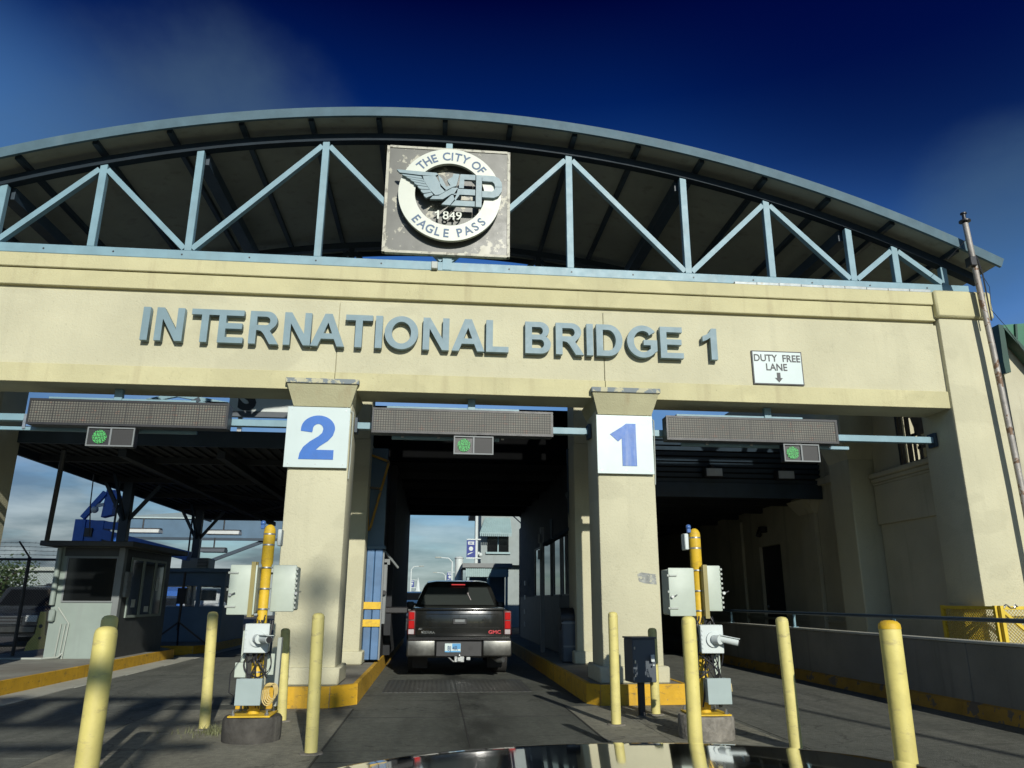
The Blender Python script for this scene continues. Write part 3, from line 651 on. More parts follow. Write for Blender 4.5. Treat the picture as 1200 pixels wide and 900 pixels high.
def sbar(x0, x1, label):
    t = thing('support_bar', ((x0+x1)/2, 11.18, 3.7), label, 'support bar', 'pale blue bars carrying the message boards')
    mb = MB(); mb.box(x0, x1, 11.12, 11.23, 3.76, 3.86, .005); mb.build('upper_tube', 'blue_steel', t)
    mb = MB(); mb.box(max(x0+.55, -9), min(x1-1.4, 6.4), 11.12, 11.18, 3.62, 3.67, .004); mb.build('lower_tube', 'blue_steel', t)
    for x in (x0+.02, x1-.02): mb = MB(); mb.box(x-.02, x+.02, 11.08, 11.27, 3.70, 3.92); mb.build('end_plate', 'navy_steel', t)
    for f in (.2, .35, .5, .62): 
        xb = x0+(x1-x0)*f; mb = MB(); mb.box(xb-.02, xb+.02, 11.101, 11.119, 3.64, 3.85); mb.build('strap', 'steel', t)
sbar(-7.93, -2.13, 'pale blue support bar behind the left lane message board')
sbar(-1.27, 2.28, 'pale blue support bar behind the middle lane message board')
sbar(3.15, 7.87, 'pale blue support bar behind the right lane message board')

# ================================================================== BOLLARDS
def bollard(x, y, hgt, r, label, worn=0, lean=(0,0), m='bollard', cap=False):
    t = thing('bollard', (x, y, 0), label, 'bollard', 'yellow pipe bollards round the masts')
    mb = MB(); L = Vector((lean[0], lean[1], 0))
    pr = [(r, -.05), (r, .3*hgt), (r, .7*hgt), (r, hgt-r*.7), (r*.93, hgt-r*.35), (r*.7, hgt-r*.1), (r*.35, hgt), (0, hgt+.002)]
    mb.lathe(pr, (x, y, 0), 24)
    for v in mb.bm.verts: v.co += L*max(v.co.z, 0)/hgt
    mb.build('pipe', m, t)
    if cap:
        mb = MB(); q = r+.003; z0 = hgt-r*.75
        mb.lathe([(q, z0),(q*.95, hgt-r*.35+.004),(q*.72, hgt-r*.1+.004),(q*.36, hgt+.004),(0, hgt+.006)], (x+L.x, y+L.y, 0), 24); mb.build('cap', 'mast_yellow', t)
    mb = MB(); mb.lathe([(r*1.9, .0), (r*1.75, .012), (r*1.02, .016)], (x, y, .001), 18); mb.build('footing', 'concrete_base', t)
BB = at(129.5, 721, 7.2)
B1 = at(125.5, 734, 6.15); bollard(B1.x, 6.15, B1.z, .080, 'thick yellow bollard nearest the left edge, in front of the grey booth', m='bollard_b')
bollard(BB.x, 7.2, BB.z, .068, 'yellow bollard mostly hidden behind the thick one by the grey booth')
bollard(-2.38, 8.92, 1.19, .056, 'yellow bollard left of the left mast, beside the grass tuft', lean=(-.04,0))
bollard(-1.68, 9.42, 1.0, .053, 'short yellow bollard between the left mast and the 2 column', lean=(-.04,0))
bollard(-1.06, 7.5, 1.2, .057, 'yellow bollard right of the left mast, nearest the middle lane there', lean=(-.02,0))
bollard(2.03, 8.9, 1.2, .055, 'yellow bollard left of the grey card box, beside the middle lane')
bollard(2.69, 9.64, 1.0, .055, 'short yellow bollard just behind the grey card box')
B7 = at(805, 722, 6.2); bollard(B7.x+.01, 6.2, B7.z, .057, 'chipped yellow bollard in front of the right mast', m='bollard_b')
bollard(3.35, 7.32, 1.18, .059, 'yellow bollard standing alone right of the right mast', lean=(-.03,0))
bollard(3.67, 6.1, 1.175, .083, 'thick yellow bollard with bright yellow cap, nearest the right parapet', cap=True, m='bollard_b')

# ================================================================== SENSOR MASTS
def mast(X, Y, label, lft):
    t = thing('sensor_mast', (X, Y, 0), label, 'sensor mast', 'yellow sensor masts beside the lanes')
    s = 1
    mb = MB(); mb.lathe([(.275,0),(.28,.06),(.28,.2),(.262,.225),(0,.226)], (X, Y, 0), 28); mb.build('base', 'concrete_old' if lft else 'concrete_base', t)
    mb = MB(); mb.box(X-.2, X+.2, Y-.2, Y+.2, .228, .243, .003); bp = mb.build('base_plate', 'mast_yellow', t)
    for a in (-.16, .16):
        for b in (-.16, .16): mb = MB(); mb.cyl((X+a, Y+b, .243), (X+a, Y+b, .29), .012, n=8).cyl((X+a, Y+b, .243), (X+a, Y+b, .262), .022, n=6); mb.build('bolt', 'steel', bp)
    ln = -.02 if lft else -.0
    mb = MB(); mb.lathe([(.058,.24),(.058,1.05),(.05,1.06),(.05,1.66),(.060,1.68),(.060,1.99),(.056,2.03),(.04,2.06),(.018,2.075),(0,2.077)], (X, Y, 0), 20); mb.build('pole', 'mast_yellow', t)
    for z in (.62,.93,1.04,1.22,1.42,1.63,1.86,1.97): mb = MB(); mb.lathe([(.062,z),(.062,z+.014)], (X, Y, 0), 18); mb.build('clamp', 'steel', t)
    # two cabinets, one either side of the pole
    zc0, zc1 = (1.17, 1.66)
    def cab(x0, x1, y0, y1, z0, z1, hinge):
        mb = MB(); mb.box(x0, x1, y0+.03, y1, z0+.012, z1-.012, .012); c = mb.build('cabinet', 'cabinet', t)
        mb = MB(); mb.box(x0-.008, x1+.008, y0, y0+.027, z0, z1, .012, seg=2); dr = mb.build('door', 'cabinet', c)
        hx = x0-.012 if hinge < 0 else x1+.012
        for k in range(9 if hinge > 0 else 3):
            z = z0+.04+(z1-z0-.08)*k/8 if hinge > 0 else z0+.08+(z1-z0-.16)*k/2
            mb = MB(); mb.box(hx-.012, hx+.012, y0-.008, y0+.03, z-.012, z+.012, .003)
            if hinge < 0 and k != 1: mb.box(hx+.0121, x0+.08, y0-.014, y0-.001, z-.008, z+.008)
            mb.build('hinge', 'cabinet_side', c)
        mb = MB(); lx = x0+.02 if hinge < 0 else x1+.022; mb.cyl((lx, y0-.001, (z0+z1)/2-.05), (lx, y0-.03, (z0+z1)/2-.05), .016, n=10).cyl((lx+.01, y0-.02, (z0+z1)/2-.05), (lx+.05, y0-.03, (z0+z1)/2-.03), .006, n=6)
        mb.build('latch', 'steel', c)
    if lft:
        cab(X-.325, X-.07, Y-.12, Y+.14, zc0, zc1+.0, -1); cab(X+.075, X+.30, Y+.0, Y+.3, zc0+.03, zc1+.005, 1)
    else:
        cab(X-.32, X-.055, Y-.05, Y+.24, zc0, zc1, -1); cab(X+.06, X+.26, Y+.02, Y+.2, zc0+.05, zc1+.03, 1)
    mb = MB(); cx = X-.1 if lft else X+.045; mb.box(cx-.022, cx+.022, Y-.135, Y-.085, zc0-.02, zc1+.03).box(cx-.005, cx+.03, Y-.085, Y-.06, zc0-.02, zc1+.03); mb.build('channel', mat('olive_channel', (.25,.21,.07), .5) if 'olive_channel' not in M else 'olive_channel', t)
    # camera box
    dx = -.0 if lft else .035
    mb = MB(); mb.box(X-.10+dx, X+.12+dx, Y-.20, Y-.075, .82, 1.09, .01); cb = mb.build('camera_box', 'cabinet', t)
    mb = MB(); mb.box(X-.108+dx, X+.128+dx, Y-.215, Y-.201, .815, 1.09, .006)
    for k in range(5): mb.box(X-.10+dx, X-.085+dx, Y-.222, Y-.2155, .86+k*.042, .875+k*.042)
    mb.build('cover', 'white_paint', cb)
    mb = MB(); c = Vector((X+.02+dx, Y-.216, .95)); mb.cyl(c, c+Vector((0,-.02,0)), .075, n=20).cyl(c+Vector((0,-.02,0)), c+Vector((.04,-.09,0)), .045, n=14); mb.build('mount', 'white_paint', cb)
    mb = MB()
    if lft: a, b = c+Vector((.04,-.05,.0)), c+Vector((.16,-.24,.0))
    else: a, b = c+Vector((.05,-.06,.01)), c+Vector((.21,-.13,-.025))
    mb.cyl(a, b, .034, n=14); mb.bar(a+Vector((0,0,.036)), b+(b-a)*.10+Vector((0,0,.039)), .072, .006); cam = mb.build('camera', 'white_paint', cb)
    mb = MB(); u = (b-a).normalized(); mb.cyl(b, b+u*.010, .030, n=14); mb.build('lens', 'black_plastic', cam)
    # brackets, plates and small boxes
    mb = MB(); mb.box(X-.16, X-.11, Y-.06, Y+.0, .72, 1.02, .005).box(X-.2, X-.09, Y-.09, Y-.07, .58, .72, .004).box(X+.1, X+.17, Y-.06, Y-.04, .6, .8, .004); mb.build('side_plate', 'cabinet', t)
    gx = X-.02 if lft else X+.085
    mb = MB(); mb.box(gx-.115, gx+.115, Y-.21, Y-.075, .345, .575, .006); gb = mb.build('junction_box', 'grey_green', t)
    mb = MB(); mb.box(gx-.122, gx+.122, Y-.222, Y-.2105, .338, .582, .004); mb.build('cover', 'grey_green', gb)
    if lft: mb = MB(); mb.box(X+.085, X+.125, Y-.02, Y+.1, 1.86, 2.03, .008)
    else: mb = MB(); mb.box(X-.125, X-.08, Y-.04, Y+.08, 1.85, 2.02, .008)
    mb.build('antenna', 'white_paint', t)
    mb = MB(); bxx = X-.07; mb.sph((bxx, Y-.02, 2.09), .028).box(bxx-.02, bxx+.02, Y-.04, Y, 2.03, 2.07, .003); mb.build('sensor', mat('sensor_blue', (.05,.13,.35), .3, bump=0) if 'sensor_blue' not in M else 'sensor_blue', t)
    mb = MB()
    rnd = random.Random(3 if lft else 9)
    for k in range(17):
        a = Vector((X+rnd.uniform(-.1,.12), Y-.1+rnd.uniform(-.03,.04), rnd.choice((1.17,.82,.82,.72)))); b = Vector((X+rnd.uniform(-.1,.14), Y-.11+rnd.uniform(-.03,.03), rnd.choice((.575,.575,.3,1.12))))
        m = (a+b)/2+Vector((rnd.uniform(-.2,.2), rnd.uniform(-.14,-.03), rnd.uniform(-.1,.06)))
        pts = [a*(1-q)**2+m*2*q*(1-q)+b*q*q for q in [i/8 for i in range(9)]]; mb.tube(pts, rnd.choice((.005,.006,.009)), 5)
    mb.build('cable', 'cable', t)
    if lft:
        mb = MB()
        for k in range(5):
            pts = [(X+.155+(.06-.004*k)*math.cos(a)+.012*k, Y-.14+.02*math.sin(a)-.006*k, .43+(.1-.008*k)*math.sin(a)+.008*k) for a in [i*2*math.pi/16 for i in range(17)]]; mb.tube(pts, .006, 6)
        mb.build('cable_coil', 'cable_tan', t)
        mb = MB(); mb.tube([(X-.1,Y-.1,.85),(X-.22,Y-.15,.62),(X-.22,Y-.14,.45),(X-.13,Y-.1,.38)], .006, 5); mb.build('cable', 'cable', t)
        mb = MB(); mb.box(X+.17, X+.21, Y+.02, Y+.1, .3, .95, .005); mb.build('conduit', 'cabinet_side', t)
    else:
        mb = MB(); mb.tube([(gx+.12,Y-.12,.42),(gx+.16,Y-.13,.45),(gx+.155,Y-.13,.52),(gx+.12,Y-.12,.55)], .006, 5); mb.build('cable', 'cable_tan', t)
mast(-1.75, 8.25, 'yellow sensor mast with white cabinets and coiled cable, left of the middle lane', True)
mast(2.76, 8.05, 'yellow sensor mast with white cabinets, right of the middle lane', False)
t = thing('card_box', (2.53, 9.6, 0), 'dark grey card reader box on a short black post', 'card reader')
mb = MB(); mb.box(2.47, 2.545, 9.56, 9.63, 0, .38, .005); mb.build('post', 'black_plastic', t)
mb = MB(); mb.box(2.36, 2.66, 9.47, 9.74, .38, .88, .008, rz=R(9)); bxo = mb.build('box', 'dark_grey_box', t)
mb = MB(); mb.box(2.352, 2.668, 9.45, 9.76, .881, .9, .004, rz=R(9)); mb.build('lid', 'dark_grey_box', bxo)
mb = MB(); mb.box(2.60, 2.645, 9.42, 9.44, .62, .70, .002, rz=R(9)); mb.box(2.62,2.64,9.42,9.44,.575,.59); mb.build('sticker', 'white_paint', bxo)
mb = MB(); mb.box(2.40, 2.412, 9.43, 9.455, .45, .48).box(2.40, 2.412, 9.43, 9.455, .76, .79).box(2.40,2.415,9.425,9.45,.6,.64); mb.build('hinge', 'steel', bxo)

# ================================================================== RIGHT PARAPET, RAILING, GATE
t = thing('parapet_wall', (6.64, 12, 0), 'low grey concrete parapet with yellow base beside the right lane', 'wall')
mb = MB()
for y0, y1 in ((1, 6.2), (6.2, 9.25), (9.25, 14.2), (14.2, 20)): mb.box(6.52, 6.75, y0+.003, y1-.003, 0, .84, .008)
mb.build('wall', 'concrete_wall', t)
mb = MB(); mb.box(6.50, 6.77, 1, 20, .841, .868, .006); mb.build('coping', 'concrete_light', t)
mb = MB()
for k in range(16): mb.hexa([(6.44,1+k*1.2,0),(6.519,1+k*1.2,0),(6.519,2.194+k*1.2,0),(6.44,2.194+k*1.2,0),(6.48,1+k*1.2,.15),(6.519,1+k*1.2,.17),(6.519,2.194+k*1.2,.17),(6.48,2.194+k*1.2,.15)])
mb.build('base_kerb', 'kerb_yellow_dirty', t)
t = thing('handrail', (6.64, 12, .87), 'dark blue pipe handrail along the top of the parapet', 'railing')
mb = MB(); mb.cyl((6.64, 1, 1.12), (6.64, 20, 1.12), .027, n=12); mb.build('rail', 'rail_navy', t)
for y in (3.0, 5.5, 8.15, 10.9, 14.1, 17.2, 19.9):
    mb = MB(); mb.cyl((6.64, y, .868), (6.64, y, 1.1), .024, n=10).box(6.59, 6.69, y-.05, y+.05, .868, .878); mb.build('post', 'blue_steel', t)
t = thing('yellow_gate', (7.8, 10.3, .2), 'yellow mesh gate with diagonal brace at the foot of the right pilaster', 'gate')
def leaf(a, b, z0, z1, name, brace):
    a, b = Vector(a), Vector(b); mb = MB()
    for z in (z0, z1): mb.bar((a.x,a.y,z), (b.x,b.y,z), .045)
    for p in (a, b): mb.bar((p.x,p.y,z0-.15), (p.x,p.y,z1+.03), .05)
    if brace: mb.bar((a.x,a.y,z1-.03), (b.x,b.y,z0+.04), .04)
    o = mb.build(name, 'gate_yellow', t)
    mb = MB(); L = (b-a).length; d = (b-a)/L; n = int(L/.05)
    hgt = z1-z0
    for s in (1, -1):
        k = -int(hgt/.05)
        for k in range(-int(hgt/.05)-1, n+1):
            u0 = k*.05 if s > 0 else k*.05+hgt; u1 = u0+hgt*s; 
            p, q = (u0, z0), (u1, z1)
            def clip(p, q):
                (pu, pz), (qu, qz) = p, q; t0, t1 = 0, 1; du = qu-pu
                for lim, sg in ((0, 1), (L, -1)):
                    f0, f1 = sg*(pu-lim), sg*(qu-lim)
                    if f0 < 0 and f1 < 0: return None
                    if f0 < 0: t0 = max(t0, f0/(f0-f1))
                    if f1 < 0: t1 = min(t1, f0/(f0-f1))
                if t0 >= t1: return None
                return (pu+du*t0, pz+(qz-pz)*t0), (pu+du*t1, pz+(qz-pz)*t1)
            c = clip(p, q)
            if c: mb.bar((a.x+d.x*c[0][0], a.y+d.y*c[0][0], c[0][1]), (a.x+d.x*c[1][0], a.y+d.y*c[1][0], c[1][1]), .009, .003)
    mb.build('mesh_infill', 'gate_yellow', o, smooth=False)
leaf((7.82,10.34,0), (7.80,11.46,0), .42, 1.25, 'leaf', False)
leaf((7.86,10.28,0), (8.72,10.28,0), .42, 1.25, 'leaf', True)
mb = MB(); mb.tube([(7.86+.05*math.cos(i*.8)+.02*i,10.25,1.27+.03*math.sin(i*1.7)) for i in range(14)], .008, 5); mb.build('chain', 'steel', t)
# ================================================================== RIGHT SIDE BUILDING
t = thing('side_building', (8.6, 18, 0), 'shaded tan stucco building along the right lane with cornice', 'building')
mb = MB(); mb.box(8.33, 9.4, 11.5, 13.7, .2, 3.45, .01).box(8.28, 8.4, 11.5, 13.7, 2.72, 3.45, .008); mb.box(9.0, 9.4, 11.5, 13.7, 3.45, 6.0); mb.box(8.34,9.4,12.85,13.7,3.6,5.4)
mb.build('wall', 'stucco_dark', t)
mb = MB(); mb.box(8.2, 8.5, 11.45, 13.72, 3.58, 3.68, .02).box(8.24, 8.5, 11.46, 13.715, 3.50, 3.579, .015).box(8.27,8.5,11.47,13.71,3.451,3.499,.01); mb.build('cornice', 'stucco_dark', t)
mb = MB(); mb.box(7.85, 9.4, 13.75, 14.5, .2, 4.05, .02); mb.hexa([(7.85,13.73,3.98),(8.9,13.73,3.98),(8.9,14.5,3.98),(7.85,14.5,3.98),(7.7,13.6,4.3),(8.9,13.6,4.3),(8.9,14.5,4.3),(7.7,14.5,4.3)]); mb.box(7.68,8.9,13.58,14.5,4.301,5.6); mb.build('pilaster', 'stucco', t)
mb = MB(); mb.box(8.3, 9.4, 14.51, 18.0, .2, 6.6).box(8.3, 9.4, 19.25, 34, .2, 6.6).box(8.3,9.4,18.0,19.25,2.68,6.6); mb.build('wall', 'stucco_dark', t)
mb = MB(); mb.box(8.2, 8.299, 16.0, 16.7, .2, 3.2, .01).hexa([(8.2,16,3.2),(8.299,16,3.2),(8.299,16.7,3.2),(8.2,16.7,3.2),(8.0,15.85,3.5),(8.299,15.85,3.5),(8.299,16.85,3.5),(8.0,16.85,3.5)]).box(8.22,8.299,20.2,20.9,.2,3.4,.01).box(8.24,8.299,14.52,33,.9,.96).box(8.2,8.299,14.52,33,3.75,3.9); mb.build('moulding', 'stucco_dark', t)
mb = MB(); mb.box(8.38, 8.44, 18.01, 19.24, .2, 2.67); dr = mb.build('door', 'booth_dark', t)
mb = MB(); mb.sph((8.35, 19.1, 1.2), .035); mb.build('handle', 'steel', dr)
mb = MB(); mb.box(8.12, 8.299, 18.65, 18.8, 3.0, 3.15, .01).sph((8.1,18.72,2.95),.07).cyl((8.1,18.7,3.05),(7.95,18.5,2.9),.04); mb.build('wall_lamp', 'black_plastic', t)
# fretwork grille
g = thing('fret_grille', (8.35, 12.2, 3.68), 'rusty fretwork metal grille above the cornice behind the right pilaster', 'grille')
mb = MB()
def fr(y0, y1, z0, z1): mb.box(8.34, 8.37, y0, y1, z0, z1)
for y in (11.58, 11.66, 11.98, 12.04, 12.48, 12.55, 12.70, 12.78): fr(y, y+.035, 3.7, 4.75)
for y0, y1, z in ((11.72,11.95,4.55),(11.72,11.95,4.3),(12.08,12.45,4.5),(12.08,12.45,4.15),(12.08,12.3,3.9),(11.72,11.9,3.8)): fr(y0, y1, z, z+.05)
for y, z0, z1 in ((11.80,3.72,4.3),(11.88,3.9,4.55),(12.2,3.72,4.15),(12.28,4.15,4.5),(12.36,3.72,4.2),(12.12,4.2,4.5)): fr(y, y+.05, z0, z1)
mb.quad((8.341,12.08,4.2),(8.341,12.3,4.2),(8.341,12.4,4.49),(8.341,12.1,4.49)); mb.quad((8.341,11.72,4.32),(8.341,11.9,4.32),(8.341,11.94,4.54),(8.341,11.8,4.54))
mb.build('fretwork', 'rust_iron', g, smooth=False)
mb = MB(); fr(11.52, 12.86, 3.682, 3.72); fr(11.52, 12.86, 4.76, 4.8); fr(11.52, 11.56, 3.721, 4.759); fr(12.82, 12.86, 3.721, 4.759); mb.build('frame', 'truck_trim', g, smooth=False)
# vent pole
t = thing('vent_pole', (8.62, 10.4, .2), 'thin rusty galvanised pole standing against the right pilaster', 'pole')
c0, c1 = at(1196,566,10.42), at(1131,262,10.42)
mb = MB(); mb.tube([(c0.x+.03,10.42,.2),(c0.x,10.42,c0.z),((c0.x+c1.x)/2+.015,10.42,(c0.z+c1.z)/2),(c1.x,10.42,c1.z)], .045, 14); mb.build('shaft', 'galv', t)
mb = MB(); mb.lathe([(.035,0),(.035,.04),(.09,.05),(.09,.07),(.03,.09),(.03,.18),(.05,.19),(.05,.21),(0,.23)], (c1.x,10.42,c1.z-.02), 14); mb.build('finial', 'truck_trim', t)
mb = MB(); mb.tube([(c1.x+.05,10.4,c1.z-.75),(c1.x+.25,10.45,c1.z-1.1),(c1.x+.2,10.44,c1.z-1.5),(c1.x+.45,10.5,c1.z-1.75),(c1.x+.75,10.5,c1.z-2.3),(c1.x+.72,10.5,c1.z-2.5)], .006, 4).tube([(c1.x-.05,10.4,c1.z-.3),(c1.x-.35,10.5,c1.z-.62)], .005, 4)
mb.tube([(c1.x+.06,10.38,c1.z-.6),(c1.x+.13,10.4,c1.z-.9),(c1.x+.14,10.4,c1.z-1.7)], .012, 5); mb.build('loose_wire', 'cable', t)
mb = MB(); mb.box(c1.x-.08, c1.x+.03, 10.34, 10.48, c1.z-.78, c1.z-.62, .01); mb.build('junction_box', 'truck_trim', t)
# green roofed building
t = thing('green_roof_building', (15, 17.5, 0), 'tan building with green metal roof at the right edge', 'building')
y0 = 16.; a = at(1172,381,y0); gx, gz = a.x, a.z
mb = MB(); mb.poly([(gx+.12,y0+.3,0),(gx+9,y0+.3,0),(gx+9,y0+.3,gz-3),(gx+.12,y0+.3,gz-.35)], (0,9,0)); mb.build('wall', 'stucco_dark', t, smooth=False)
q = [at(*p, y0) for p in ((1171,381),(1240,376),(1240,452),(1180,386))]
mb = MB(); mb.poly([tuple(v) for v in q], (0,9.3,0)); mb.build('roof', 'roof_green', t, smooth=False)
q = [at(*p, y0-.05) for p in ((1170,380),(1176,381),(1183,424),(1185,436),(1179,437),(1176,424))]
mb = MB(); mb.poly([tuple(v) for v in q], (0,.6,0)); q = [at(*p, y0-.06) for p in ((1176,384),(1180,384),(1240,450),(1240,456))]; mb.poly([tuple(v) for v in q], (0,.3,0)); mb.build('trim', 'roof_green_dark', t, smooth=False)
for px in (1190, 1203, 1216, 1229):
    u, v = at(px, 380, y0-.03), at(px+1, 386+(px-1180)*1.1, y0-.03); mb = MB(); mb.bar(u, v, .05); mb.build('roof_seam', 'roof_green_dark', t, smooth=False)

# ================================================================== INSPECTION CANOPIES AND BOOTHS
t = thing('main_canopy', (4, 20, 4), 'black flat inspection canopy over the middle and right lanes', 'canopy')
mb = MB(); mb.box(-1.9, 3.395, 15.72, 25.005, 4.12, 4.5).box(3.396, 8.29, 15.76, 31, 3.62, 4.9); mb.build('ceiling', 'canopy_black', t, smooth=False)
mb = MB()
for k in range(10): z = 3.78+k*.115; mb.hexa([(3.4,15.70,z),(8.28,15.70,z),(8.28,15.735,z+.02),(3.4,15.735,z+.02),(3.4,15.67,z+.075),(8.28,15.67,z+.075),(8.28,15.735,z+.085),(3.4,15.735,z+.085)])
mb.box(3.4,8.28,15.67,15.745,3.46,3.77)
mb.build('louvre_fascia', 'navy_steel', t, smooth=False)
mb = MB(); mb.box(-1.9, 3.39, 15.6, 15.71, 4.08, 5.25); mb.build('fascia', 'shade_black', t, smooth=False)
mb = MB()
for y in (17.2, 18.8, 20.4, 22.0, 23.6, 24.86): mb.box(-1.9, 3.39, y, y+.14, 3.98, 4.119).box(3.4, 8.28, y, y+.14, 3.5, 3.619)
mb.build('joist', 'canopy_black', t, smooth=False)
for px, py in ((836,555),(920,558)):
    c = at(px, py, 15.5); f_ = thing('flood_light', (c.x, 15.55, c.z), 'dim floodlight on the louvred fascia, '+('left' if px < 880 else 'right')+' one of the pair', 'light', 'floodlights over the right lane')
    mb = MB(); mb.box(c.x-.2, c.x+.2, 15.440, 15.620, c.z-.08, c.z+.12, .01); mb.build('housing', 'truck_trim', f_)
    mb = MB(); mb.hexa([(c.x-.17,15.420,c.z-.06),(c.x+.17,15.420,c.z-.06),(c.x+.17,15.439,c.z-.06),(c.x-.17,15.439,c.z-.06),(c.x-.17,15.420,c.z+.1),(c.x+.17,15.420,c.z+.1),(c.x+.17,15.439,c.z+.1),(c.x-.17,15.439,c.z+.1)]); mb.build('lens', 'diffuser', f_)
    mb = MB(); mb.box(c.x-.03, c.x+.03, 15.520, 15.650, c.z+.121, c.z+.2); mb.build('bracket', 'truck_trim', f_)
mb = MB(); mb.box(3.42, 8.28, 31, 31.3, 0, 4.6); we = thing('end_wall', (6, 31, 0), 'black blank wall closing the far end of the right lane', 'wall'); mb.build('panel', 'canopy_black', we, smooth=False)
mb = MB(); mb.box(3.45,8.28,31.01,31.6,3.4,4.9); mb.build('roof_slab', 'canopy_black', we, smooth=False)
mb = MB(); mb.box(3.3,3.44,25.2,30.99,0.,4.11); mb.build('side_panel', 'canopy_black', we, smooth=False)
# left booth (middle lane)
t = thing('lane_booth', (-1.6, 19, .25), 'blue steel booth with two yellow stripes left of the dark pickup', 'booth')
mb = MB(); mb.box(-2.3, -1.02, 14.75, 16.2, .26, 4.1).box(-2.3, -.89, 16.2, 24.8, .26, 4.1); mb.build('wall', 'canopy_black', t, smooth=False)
mb = MB(); yb = 14.35; xl, xr = -1.42, -.985
for k in range(3):
    a = xl+(xr-xl)*k/3; b = xl+(xr-xl)*(k+1)/3; mb.box(a+.004, b-.004, yb, yb+.2, .3, 2.22, .012)
mb.build('panel', 'booth_blue_light', t)
mb = MB(); mb.box(xl-.1, xr+.04, yb-.04, yb+.24, 2.221, 2.28, .006); mb.build('ledge', 'booth_blue', t)
for z in (1.16, .86):
    mb = MB(); mb.box(xl-.03, xr+.01, yb-.03, yb-.001, z, z+.125, .004); mb.build('stripe_board', 'mast_yellow', t)
mb = MB(); mb.box(xl-.1, xr, yb+.02, yb+.24, 2.281, 4.1); mb.build('upper_panel', 'booth_blue', t, smooth=False)
mb = MB(); 
p = [at(438,545,14.3), at(456,530,14.3), at(452,560,14.3), at(434,622,14.3), at(437,575,14.3)]
mb.bar(at(434,533,14.3), at(456,541,14.3), .04).bar(at(456,541,14.3), at(433,622,14.3), .04).bar(at(431,571,14.3), at(447,573,14.3), .035).bar(at(433,533,14.3), at(431,622,14.3), .035); mb.build('bracket', 'kerb_yellow_dirty', t)
mb = MB(); mb.box(-1.0, -.96, 14.4, 14.52, .3, 2.2); mb.box(-.97,-.90,14.5,14.62,.9,2.0,.01).box(-.99,-.86,14.5,14.6,1.95,2.05).bar((-.98,14.5,2.2),(-.72,14.7,1.9),.04); mb.build('post', 'booth_trim', t)
mb = MB(); mb.box(-1.0, -.5, 14.7, 14.9, 1.08, 1.2, .02).cyl((-.95,14.5,1.45),(-.93,14.42,1.45),.04); mb.build('gate_arm', 'black_plastic', t)
mb = MB(); mb.tube([(xl-.12,yb,2.25),(xl-.1,yb-.05,1.5),(xl-.13,yb-.02,.7),(xl-.12,yb,.3)], .008, 5); mb.build('conduit', 'white_paint', t)
# right booth (middle lane)
t = thing('lane_booth', (2.9, 18, .25), 'dark inspection booth with windows and pipe right of the pickup', 'booth')
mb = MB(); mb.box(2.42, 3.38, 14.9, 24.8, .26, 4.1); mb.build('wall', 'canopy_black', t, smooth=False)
mb = MB(); mb.box(2.33, 2.42, 14.9, 24, .27, 1.42).box(2.30, 2.9, 14.7, 14.899, .27, 1.42); mb.build('lower_panel', 'booth_dark', t, smooth=False)
for y0, y1 in ((15.1,15.9),(16.2,17.1),(17.6,18.8),(19.4,20.4)):
    mb = MB(); mb.box(2.34, 2.40, y0, y1, 1.45, 2.6); w = mb.build('window', 'glass_booth', t, smooth=False)
    mb = MB()
    for a, b, c, d_ in ((y0-.03,y0,1.42,2.63),(y1,y1+.03,1.42,2.63),(y0,y1,1.42,1.449),(y0,y1,2.601,2.63)): mb.box(2.32, 2.41, a, b, c, d_)
    mb.build('frame', 'booth_trim', w, smooth=False)
mb = MB(); mb.box(2.42, 2.85, 14.86, 14.899, 1.45, 2.3); w = mb.build('window', 'glass_booth', t, smooth=False)
mb = MB(); mb.box(2.39, 2.42, 14.84, 14.9, 1.42, 2.33).box(2.42, 2.85, 14.84, 14.9, 2.301, 2.33); mb.build('frame', 'booth_trim', w, smooth=False)
mb = MB(); mb.tube([(2.26,14.55,4.2),(2.27,14.55,3.0),(2.33,14.55,2.6),(2.3,14.55,2.5)], .045, 10).cyl((2.28,14.5,3.3),(2.28,14.6,3.3),.09).tube([(2.3,14.6,2.6),(2.3,14.6,1.5)], .03, 8); mb.build('pipe', 'navy_steel', t)
mb = MB(); mb.bar((2.3,14.6,2.66),(1.92,15.6,2.42),.1,.06).cyl((2.0,15.2,2.5),(2.0,15.2,2.9),.03); mb.build('gate_arm', 'navy_steel', t)
mb = MB(); mb.box(2.02,2.1,17.0,17.1,.25,2.9); mb.cyl((2.0,17,2.55),(2.0,17,2.75),.04).cyl((2.0,17,2.2),(2.0,17,2.4),.04); mb.build('reflector_post', 'booth_trim', t)
for z in (.6, .95, 1.35, 1.75):
    mb = MB(); mb.box(2.32, 2.339, 22.6, 22.9, z, z+.13); mb.build('reflector', 'diffuser', t)
t.location.x += .27
t = thing('waste_bin', (2.52, 14.3, .25), 'dark domed waste bin on the right island beside the pickup lane', 'bin')
mb = MB(); mb.box(2.28, 2.72, 14.1, 14.5, .26, 1.0, .03); mb.build('body', 'dark_grey_box', t)
mb = MB(); mb.cyl((2.27,14.3,1.0),(2.73,14.3,1.0),.2,n=20); mb.build('lid', 'black_plastic', t)
mb = MB(); mb.box(2.27, 2.73, 14.085, 14.099, .92, .95).box(2.3,2.7,14.085,14.099,.52,.55); mb.build('trim', 'booth_trim', t)

